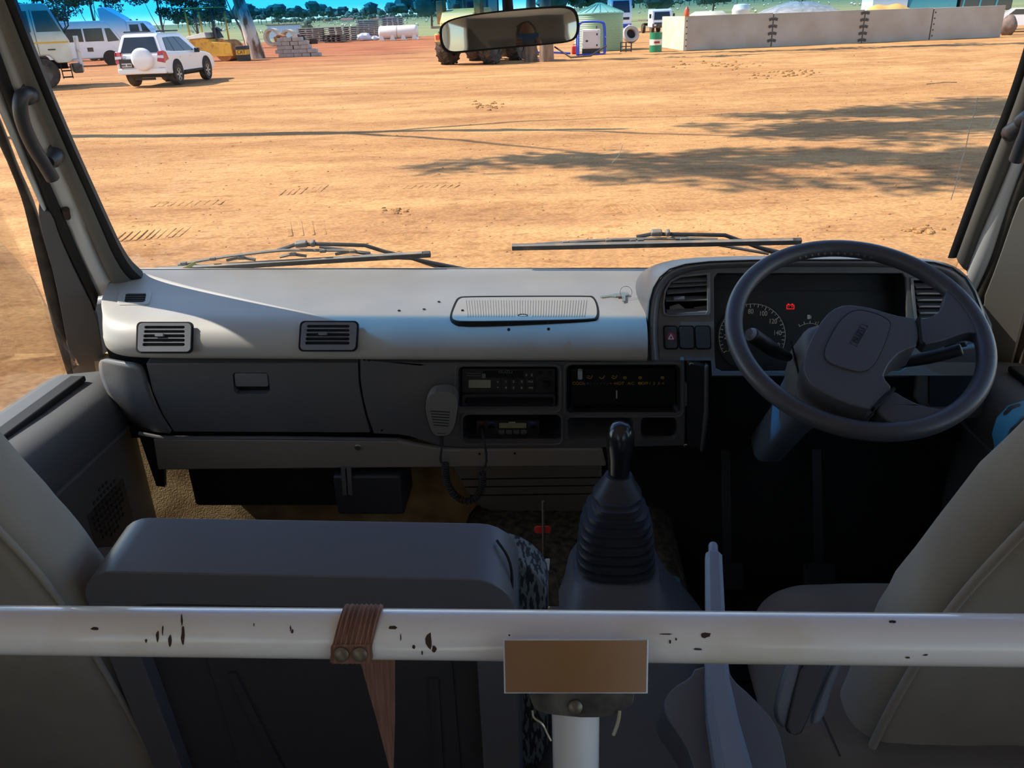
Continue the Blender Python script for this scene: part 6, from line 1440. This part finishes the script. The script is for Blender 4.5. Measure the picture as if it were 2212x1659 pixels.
# ------------------------------------------------------------------ corrugated green water tank
gl, gr = G(1243, 110), G(1345, 112); Yt = 54; r = (ray(1345, 100).x/ray(1345, 100).y-ray(1241, 100).x/ray(1241, 100).y)*Yt/2; cx = (ray(1345, 100).x/ray(1345, 100).y+ray(1241, 100).x/ray(1241, 100).y)*Yt/2
zt = P(1330, 28, y=Yt-r*.5).z; zp = P(1281, 8, y=Yt).z
t = thing('water_tank', 'round corrugated pale green water tank with a conical ribbed roof', 'water tank', (cx, Yt, 0), 0, None, world=False)
pf = []
NCo = 22
for k in range(NCo*4+1): z = zt*k/(NCo*4); pf.append((r*(1+.012*math.sin(k*math.pi/2)), z))
MB().lathe(pf, 48, (0, 0, 0)).build('wall', 'tank_green', t, smooth=60)
MB().lathe([(r*1.03, zt-.02), (r*1.03, zt+.05), (r*.3, zt+(zp-zt)*.8), (.12, zp), (.001, zp)], 40, (0, 0, 0)).build('roof', 'tank_green_roof', t, smooth=20)
for k in range(20):
    a = 2*math.pi*k/20; MB().bar((r*math.cos(a), r*math.sin(a), zt+.07), (.15*math.cos(a), .15*math.sin(a), zp+.02), .07, .05).build('roof_rib', 'tank_green', t)
# generator
gp = G(1276, 119); s_ = gp.y*.93/F
t = thing('generator', 'white generator cabinet with dark base in front of the green tank', 'generator', gp, math.radians(-6), None, world=False)
W_ = 37*s_; H_ = 56*s_/1.1
MB().box((0, .35, H_*.14), (W_, .7, H_*.26)).build('base', 'black_paint', t)
cb = MB().box((0, .35, H_*.62), (W_, .72, H_*.74)).build('cabinet', 'box_white', t, bevel=.02)
MB().box((-.02, -.02, H_*.62), (W_*.86, .03, H_*.64)).build('door', 'box_white', cb, bevel=.01)
for z in (.38, .8): MB().box((W_*.36, -.045, H_*z), (.07, .03, .1)).build('latch', 'black_paint', cb)
MB().box((-W_*.22, -.04, H_*.55), (.13, .01, .09)).build('warning_label', 'black_paint', cb)
MB().tube([(W_*.3, .3, H_), (W_*.3, .3, H_*1.12)], .04, 8).build('exhaust', 'iron', cb)
t = thing('generator_cage', 'blue tubular steel cage standing round the generator', 'cage', gp, math.radians(-6), None, world=False)
w2, h2 = 29*s_, 72*s_/1.1
for y in (-.25, .95):
    MB().tube(smooth_line([(-w2, y, .03), (-w2, y, h2*.85), (-w2*.85, y, h2), (w2*.8, y, h2), (w2, y, h2*.85), (w2, y, .03)], 2), .045, 10).build('hoop', 'blue_paint', t, smooth=60)
for x, z in ((-w2, .05), (w2, .05), (w2, h2*.52), (-w2, h2*.52)): MB().tube([(x, -.25, z), (x, .95, z)], .04, 8).build('rail', 'blue_paint', t)
MB().tube([(-w2, -.25, .05), (w2, -.25, .05)], .04, 8).build('rail', 'blue_paint', t)
# small things round the tank
gp = G(1243, 117); t = thing('jerry_can', 'red plastic jerry can left of the generator', 'jerry can', gp, 0, None, world=False); q = MB(); q.box((0, 0, .22), (.42, .24, .44)); q.build('body', 'red_plastic', t, bevel=.05); MB().bar((-.12, 0, .5), (.12, 0, .5), .05, .05).build('handle', 'red_plastic', t)
gp = G(1362, 93); t = thing('truck_tyre', 'big worn tyre leaning against the right of the green tank', 'tyre', (gp.x, gp.y, 0), 0, None, world=False)
q = MB(); r = .62; q.lathe([(r*.55, -.16), (r*.9, -.18), (r, -.1), (r, .1), (r*.9, .18), (r*.55, .16), (r*.55, -.16)], 28, (0, 0, .60), (.25, -1, .35), cap=False); q.build('casing', 'concrete', t, smooth=40); q = MB(); q.lathe([(r*.56, -.1), (r*.56, -.06)], 20, (0, 0, .60), (.25, -1, .35)); q.build('inside', 'under', t)
gp = G(1352, 112); t = thing('wire_crate', 'small dark wire crate on the sand right of the tank', 'crate', gp, 0, None, world=False)
for x in (-.3, 0, .3):
    for y in (-.2, .2): MB().bar((x, y, 0), (x, y, .5), .04, .04, up=(0, 1, 0)).build('upright', 'iron', t)
for z in (.05, .28, .5):
    for y in (-.2, .2): MB().bar((-.32, y, z), (.32, y, z), .035, .035).build('wire', 'iron', t)
gp = G(1416, 112); t = thing('steel_drum', 'green steel drum with a white middle band beside the wall end', 'drum', gp, 0, None, world=False); r = 13*gp.y*.93/F; h = 42*gp.y*.93/F/1.1
MB().lathe([(r, 0), (r, h*.33), (r*1.03, h*.34), (r, h*.35), (r, h*.65), (r*1.03, h*.66), (r, h*.67), (r, h), (r*.93, h), (r*.93, h*.97), (.001, h*.97)], 28, (0, 0, 0)).build('shell', 'drum_green', t); MB().lathe([(r*1.012, h*.35), (r*1.012, h*.65)], 28, (0, 0, 0), cap=False).build('white_band', 'drum_white', t); MB().box((.02, -r*1.02, h*.5), (r*.9, .03, h*.1)).build('red_print', 'hazard_red', t)
# hoses and blue pipe bits near the trunks
gp = G(1130, 124); o = MB().tube([(gp.x, gp.y, .1), (gp.x+1.0, gp.y-.1, .25), (gp.x+2.6, gp.y, .12)], .05, 8).build('blue_pipe', 'blue_paint'); tag(o, 'blue pipe lying on the ground beside the twin trunks', 'pipe')
gp = G(1250, 128); o = MB().tube([(gp.x-1.2, gp.y+.5, .6), (gp.x-.4, gp.y, .1), (gp.x+.6, gp.y-.2, .15), (gp.x+1.4, gp.y+.6, .55)], .04, 8).build('black_hose', 'iron'); tag(o, 'black hose lying on the sand below the generator', 'hose')
# ------------------------------------------------------------------ two trucks beyond the tank
def cabover(u, Yt, wpx, hpx, label, m_, lower, flip=0, tray=False):
    d = ray(u, 60); x = d.x/d.y*Yt; s = Yt*.93/F; W_ = wpx*s; H_ = hpx*s/1.1
    t = thing('cab_over_truck', label, 'truck', (x, Yt, 0), math.radians(flip), None, world=False)
    q = MB(); q.plate([(W_/2, y, z) for y, z in [(0, .6), (0, H_*.55), (.25, H_*.95), (.5, H_), (2.0, H_), (2.0, .6)]], [], Vector((1, 0, 0)), W_); q.build('cab', m_, t, bevel=.06)
    quad('windscreen', [Vector((-W_*.42, -.02, H_*.56)), Vector((W_*.42, -.02, H_*.56)), Vector((W_*.38, .22, H_*.90)), Vector((-W_*.38, .22, H_*.90))], 'car_glass', t, (0, -1, .3), .04)
    MB().box((0, -.05, .75), (W_, .25, .4)).build('bumper', lower, t, bevel=.02); MB().box((0, -.02, H_*.40), (W_*.8, .05, .25)).build('grille', 'black_paint', t)
    for sd in (-1, 1):
        MB().box((sd*W_*.38, -.18, .8), (.25, .05, .16)).build('head_lamp', 'lamp_clear', t); MB().box((sd*(W_/2+.2), .15, H_*.72), (.2, .08, .4)).build('mirror', 'black_paint', t)
        wheel(t, sd*W_*.40, .9, .48, .3, sd, 'grey_dirty'); wheel(t, sd*W_*.40, 4.8, .48, .3, sd, 'grey_dirty')
    MB().box((0, 3.2, .85), (W_*.5, 5.5, .25)).build('chassis', 'under', t)
    if tray: MB().box((0, 4.3, 1.25), (W_*1.05, 4.2, .15)).build('tray', 'grey_dirty', t)
    else: MB().box((0, 4.3, H_*.62), (W_*1.02, 4.0, H_*.6)).build('bin', 'cream', t, bevel=.05)
    return t
cabover(1341, 100, 44, 78, 'tall white truck with blue bumper facing us behind the green tank', 'car_white', 'blue_paint')
cabover(1430, 92, 42, 52, 'white flat-front truck with a tray facing us left of the concrete wall', 'car_white', 'grey_dirty', 8, True)
# ------------------------------------------------------------------ precast concrete wall
A_, E_ = G(1478, 110), G(2165, 80); Hh = P(1478, 35, y=A_.y).z; He = P(2165, 12, y=E_.y).z
us = [1478, 1669, 1865, 2011, 2165]
dv = (E_-A_); pts = []
for u in us:
    d = ray(u, 60); # intersect plan line
    k = (A_.y*d.x-A_.x*d.y)/(dv.x*d.y-dv.y*d.x); pts.append(A_+dv*k)
lbs = ['grey concrete wall panel next to the pale end return, leftmost', 'grey concrete wall panel between the two bracketed joints', 'grey concrete wall panel right of the second bracketed joint', 'grey concrete wall panel at the far right end']
nrm = Vector((dv.y, -dv.x, 0)).normalized()
for k in range(4):
    a, b_ = pts[k], pts[k+1]; h = Hh+(He-Hh)*k/3.5; g = (b_-a).normalized()*.03
    t = thing('wall_panel', lbs[k], 'wall panel', (a+b_)/2, 0, None)
    q = MB(); q.hexa([a+g, b_-g, b_-g-nrm*.18, a+g-nrm*.18, a+g+Vector((0, 0, h)), b_-g+Vector((0, 0, h)), b_-g-nrm*.18+Vector((0, 0, h)), a+g-nrm*.18+Vector((0, 0, h))]); q.build('slab', 'concrete_wall', t, bevel=.015)
    if k in (1, 2):
        for j in range(5 if k == 2 else 4):
            z = h*(.10 if k == 2 else .20)+j*h*(.205 if k == 2 else .21)
            for s in (-1, 1):
                br = MB().bar(a+(b_-a).normalized()*(s*.24-.0)+nrm*.02+Vector((0, 0, z-.03)), a+(b_-a).normalized()*(s*.05)+nrm*.02+Vector((0, 0, z+.02)), .14, .03, up=nrm).build('bracket', 'iron', t)
    if k in (0, 3):
        for j in range(5): MB().lathe([(.045, 0), (.03, .03), (.001, .03)], 8, a+(b_-a).normalized()*.14+Vector((0, 0, h*(.14+.18*j))), nrm).build('bolt', 'iron', t)
    MB().bar(b_+nrm*.0+Vector((0, 0, .05)), b_+Vector((0, 0, h-.05)), .03, .03, up=(0, 1, 0)).build('joint', 'iron', t) if k < 3 else None
a = pts[0]; b_ = G(1433, 104); 
t = thing('wall_panel', 'sunlit pale concrete return panel at the left end of the wall', 'wall panel', (a+b_)/2, 0, None)
n2 = Vector(((b_-a).y, -(b_-a).x, 0)).normalized(); 
if n2.x > 0: n2 = -n2
b2 = a + (b_-a)*1.0; b2 = Vector((b_.x, b_.y+1.2, 0))
q = MB(); q.hexa([a, b2, b2-n2*.18, a-n2*.18, a+Vector((0, 0, Hh)), b2+Vector((0, 0, Hh)), b2-n2*.18+Vector((0, 0, Hh)), a-n2*.18+Vector((0, 0, Hh))]); q.build('slab', 'concrete_pale', t, bevel=.015)  # paler concrete than the front panels: its sunlight is put into the colour
# things behind the wall
def behind(u, v, Yt): p = P(u, v, y=Yt); return p
p = behind(1600, 28, 64); t = thing('poly_tank', 'round cream plastic tank showing above the concrete wall', 'tank', (p.x, 64, 0), 0, None, world=False); zt = P(1600, 8, y=64).z; r = 18*64*.93/F
MB().lathe([(r*.98, 0), (r, zt*.8), (r*1.04, zt*.82), (r*.98, zt*.86), (r*.8, zt*.97), (r*.3, zt), (.001, zt)], 28, (0, 0, 0)).build('shell', 'poly_white', t, smooth=50)
p = behind(1480, 35, 52); t = thing('gas_bottle', 'orange bottle standing on top of the wall corner', 'bottle', (pts[0].x+.12, pts[0].y+.09, Hh), 0, None, world=False); MB().lathe([(.13, 0), (.14, .03), (.14, .32), (.08, .40), (.05, .46), (.001, .46)], 16, (0, 0, 0)).build('shell', 'orange', t, smooth=50)
p = behind(1752, 25, 66); t = thing('gravel_heap', 'wide grey gravel heap behind the concrete wall', 'gravel heap', (p.x+2.2, 78, 0), 0, None, world=False); zt = P(1752, 3, y=78).z
q = MB(); q.lathe([(6.2, 0), (4.4, zt*.45), (2.8, zt*.78), (1.6, zt*.93), (.7, zt), (.001, zt)], 40, (0, 0, 0)); q.v = [(x+random.gauss(0, .06), y+random.gauss(0, .06), z+random.gauss(0, .03)) for x, y, z in q.v]; q.build('mound', 'gravel', t, smooth=180)
p = behind(1535, 30, 60); t = thing('pale_pile', 'low pale pile just showing over the wall left of the cream tank', 'pile', (ray(1530, 30).x/ray(1530, 30).y*62, 62, 0), 0, None, world=False); zt = P(1530, 24, y=62).z; MB().lathe([(1.9, 0), (1.6, zt*.8), (.9, zt), (.001, zt)], 20, (0, 0, 0)).build('mound', 'concrete_pale', t, smooth=180)
# white and teal truck above the wall
Yt = 66; xa = ray(1872, 10).x/ray(1872, 10).y*Yt; xb = ray(2165, 5).x/ray(2165, 5).y*Yt
t = thing('agitator_truck', 'white and teal truck standing behind the right of the concrete wall', 'truck', (xa, Yt, 0), 0, None, world=False); L_ = xb-xa
MB().box((L_*.13, 0, 2.0), (L_*.26, 2.3, 2.2)).build('body', 'car_white', t, bevel=.06)
MB().hexa([(L_*.26, -1.1, 1.2), (L_*.62, -1.1, 1.2), (L_*.62, 1.1, 1.2), (L_*.26, 1.1, 1.2), (L_*.33, -1.1, 3.3), (L_*.62, -1.1, 3.3), (L_*.62, 1.1, 3.3), (L_*.33, 1.1, 3.3)]).build('hopper', 'teal', t, bevel=.05)
MB().box((L_*.83, 0, 2.3), (L_*.38, 2.2, 2.0)).build('cab', 'car_glass', t, bevel=.05); MB().box((L_*.83, 0, 3.4), (L_*.38, 2.3, .2)).build('cab_roof', 'teal', t)
for x in (.66, .78, .9): MB().bar((L_*x, -1.12, 1.4), (L_*x+.2, -1.12, 3.4), .12, .05, up=(0, 1, 0)).build('cab_post', 'teal', t)
MB().box((L_*.5, 0, .9), (L_, 1.0, .3)).build('chassis', 'under', t)
for x in (.12, .25, .85):
    for y in (-1, 1):
        q = MB(); q.lathe([(.5, -.15), (.5, .15)], 20, (L_*x, y, .5), (0, 1, 0)); q.build('wheel', 'tyre', t)
p = P(1935, 14, y=54); t = thing('sand_heap', 'strip of yellow sand heaped along the top behind the wall', 'sand heap', (p.x, 55.2, 0), 0, None, world=False); zt = P(1935, 9, y=55.2).z
q = MB(); q.grid(lambda s, u_: ((s-.5)*4.4, (u_-.5)*2.6, max(0, zt*(1-(2*s-1)**4)*(1-abs(2*u_-1)**1.5)+.05*math.sin(s*23))), 24, 8); q.build('mound', 'sand_yellow', t, smooth=180)
# boulder and white car at the right end
gp = G(2178, 76); t = thing('boulder', 'round brown boulder at the right end of the concrete wall', 'boulder', gp, 0, None, world=False); MB().ell((0, .3, .5), (.48, .55, .62), 16, 10, fn=lambda d: 1+.08*math.sin(d.x*7)+.06*math.cos(d.z*9)).build('rock', 'boulder', t, smooth=180)
gp = G(2200, 68); t = thing('utility_car', 'white car half out of view at the right behind the boulder', 'car', (gp.x+1.2, gp.y+1.0, 0), math.radians(70), None, world=False); t.location = (gp.x+2.0, gp.y-1.0, 0)
q = MB(); q.plate([(.9, y, z) for y, z in [(0, .4), (-.02, .85), (.2, 1.0), (1.2, 1.02), (1.7, 1.42), (2.8, 1.45), (3.4, 1.05), (4.4, .98), (4.5, .4)]], [], Vector((1, 0, 0)), 1.8); q.build('body', 'car_white', t, bevel=.08, seg=3)
for s in (-1, 1): quad('side_window', [Vector((s*.91, 1.4, 1.06)), Vector((s*.91, 3.1, 1.06)), Vector((s*.91, 2.75, 1.38)), Vector((s*.91, 1.75, 1.36))], 'car_glass', t, (s, 0, 0), .02); wheel(t, s*.80, .85, .34, .22, s); wheel(t, s*.80, 3.6, .34, .22, s)
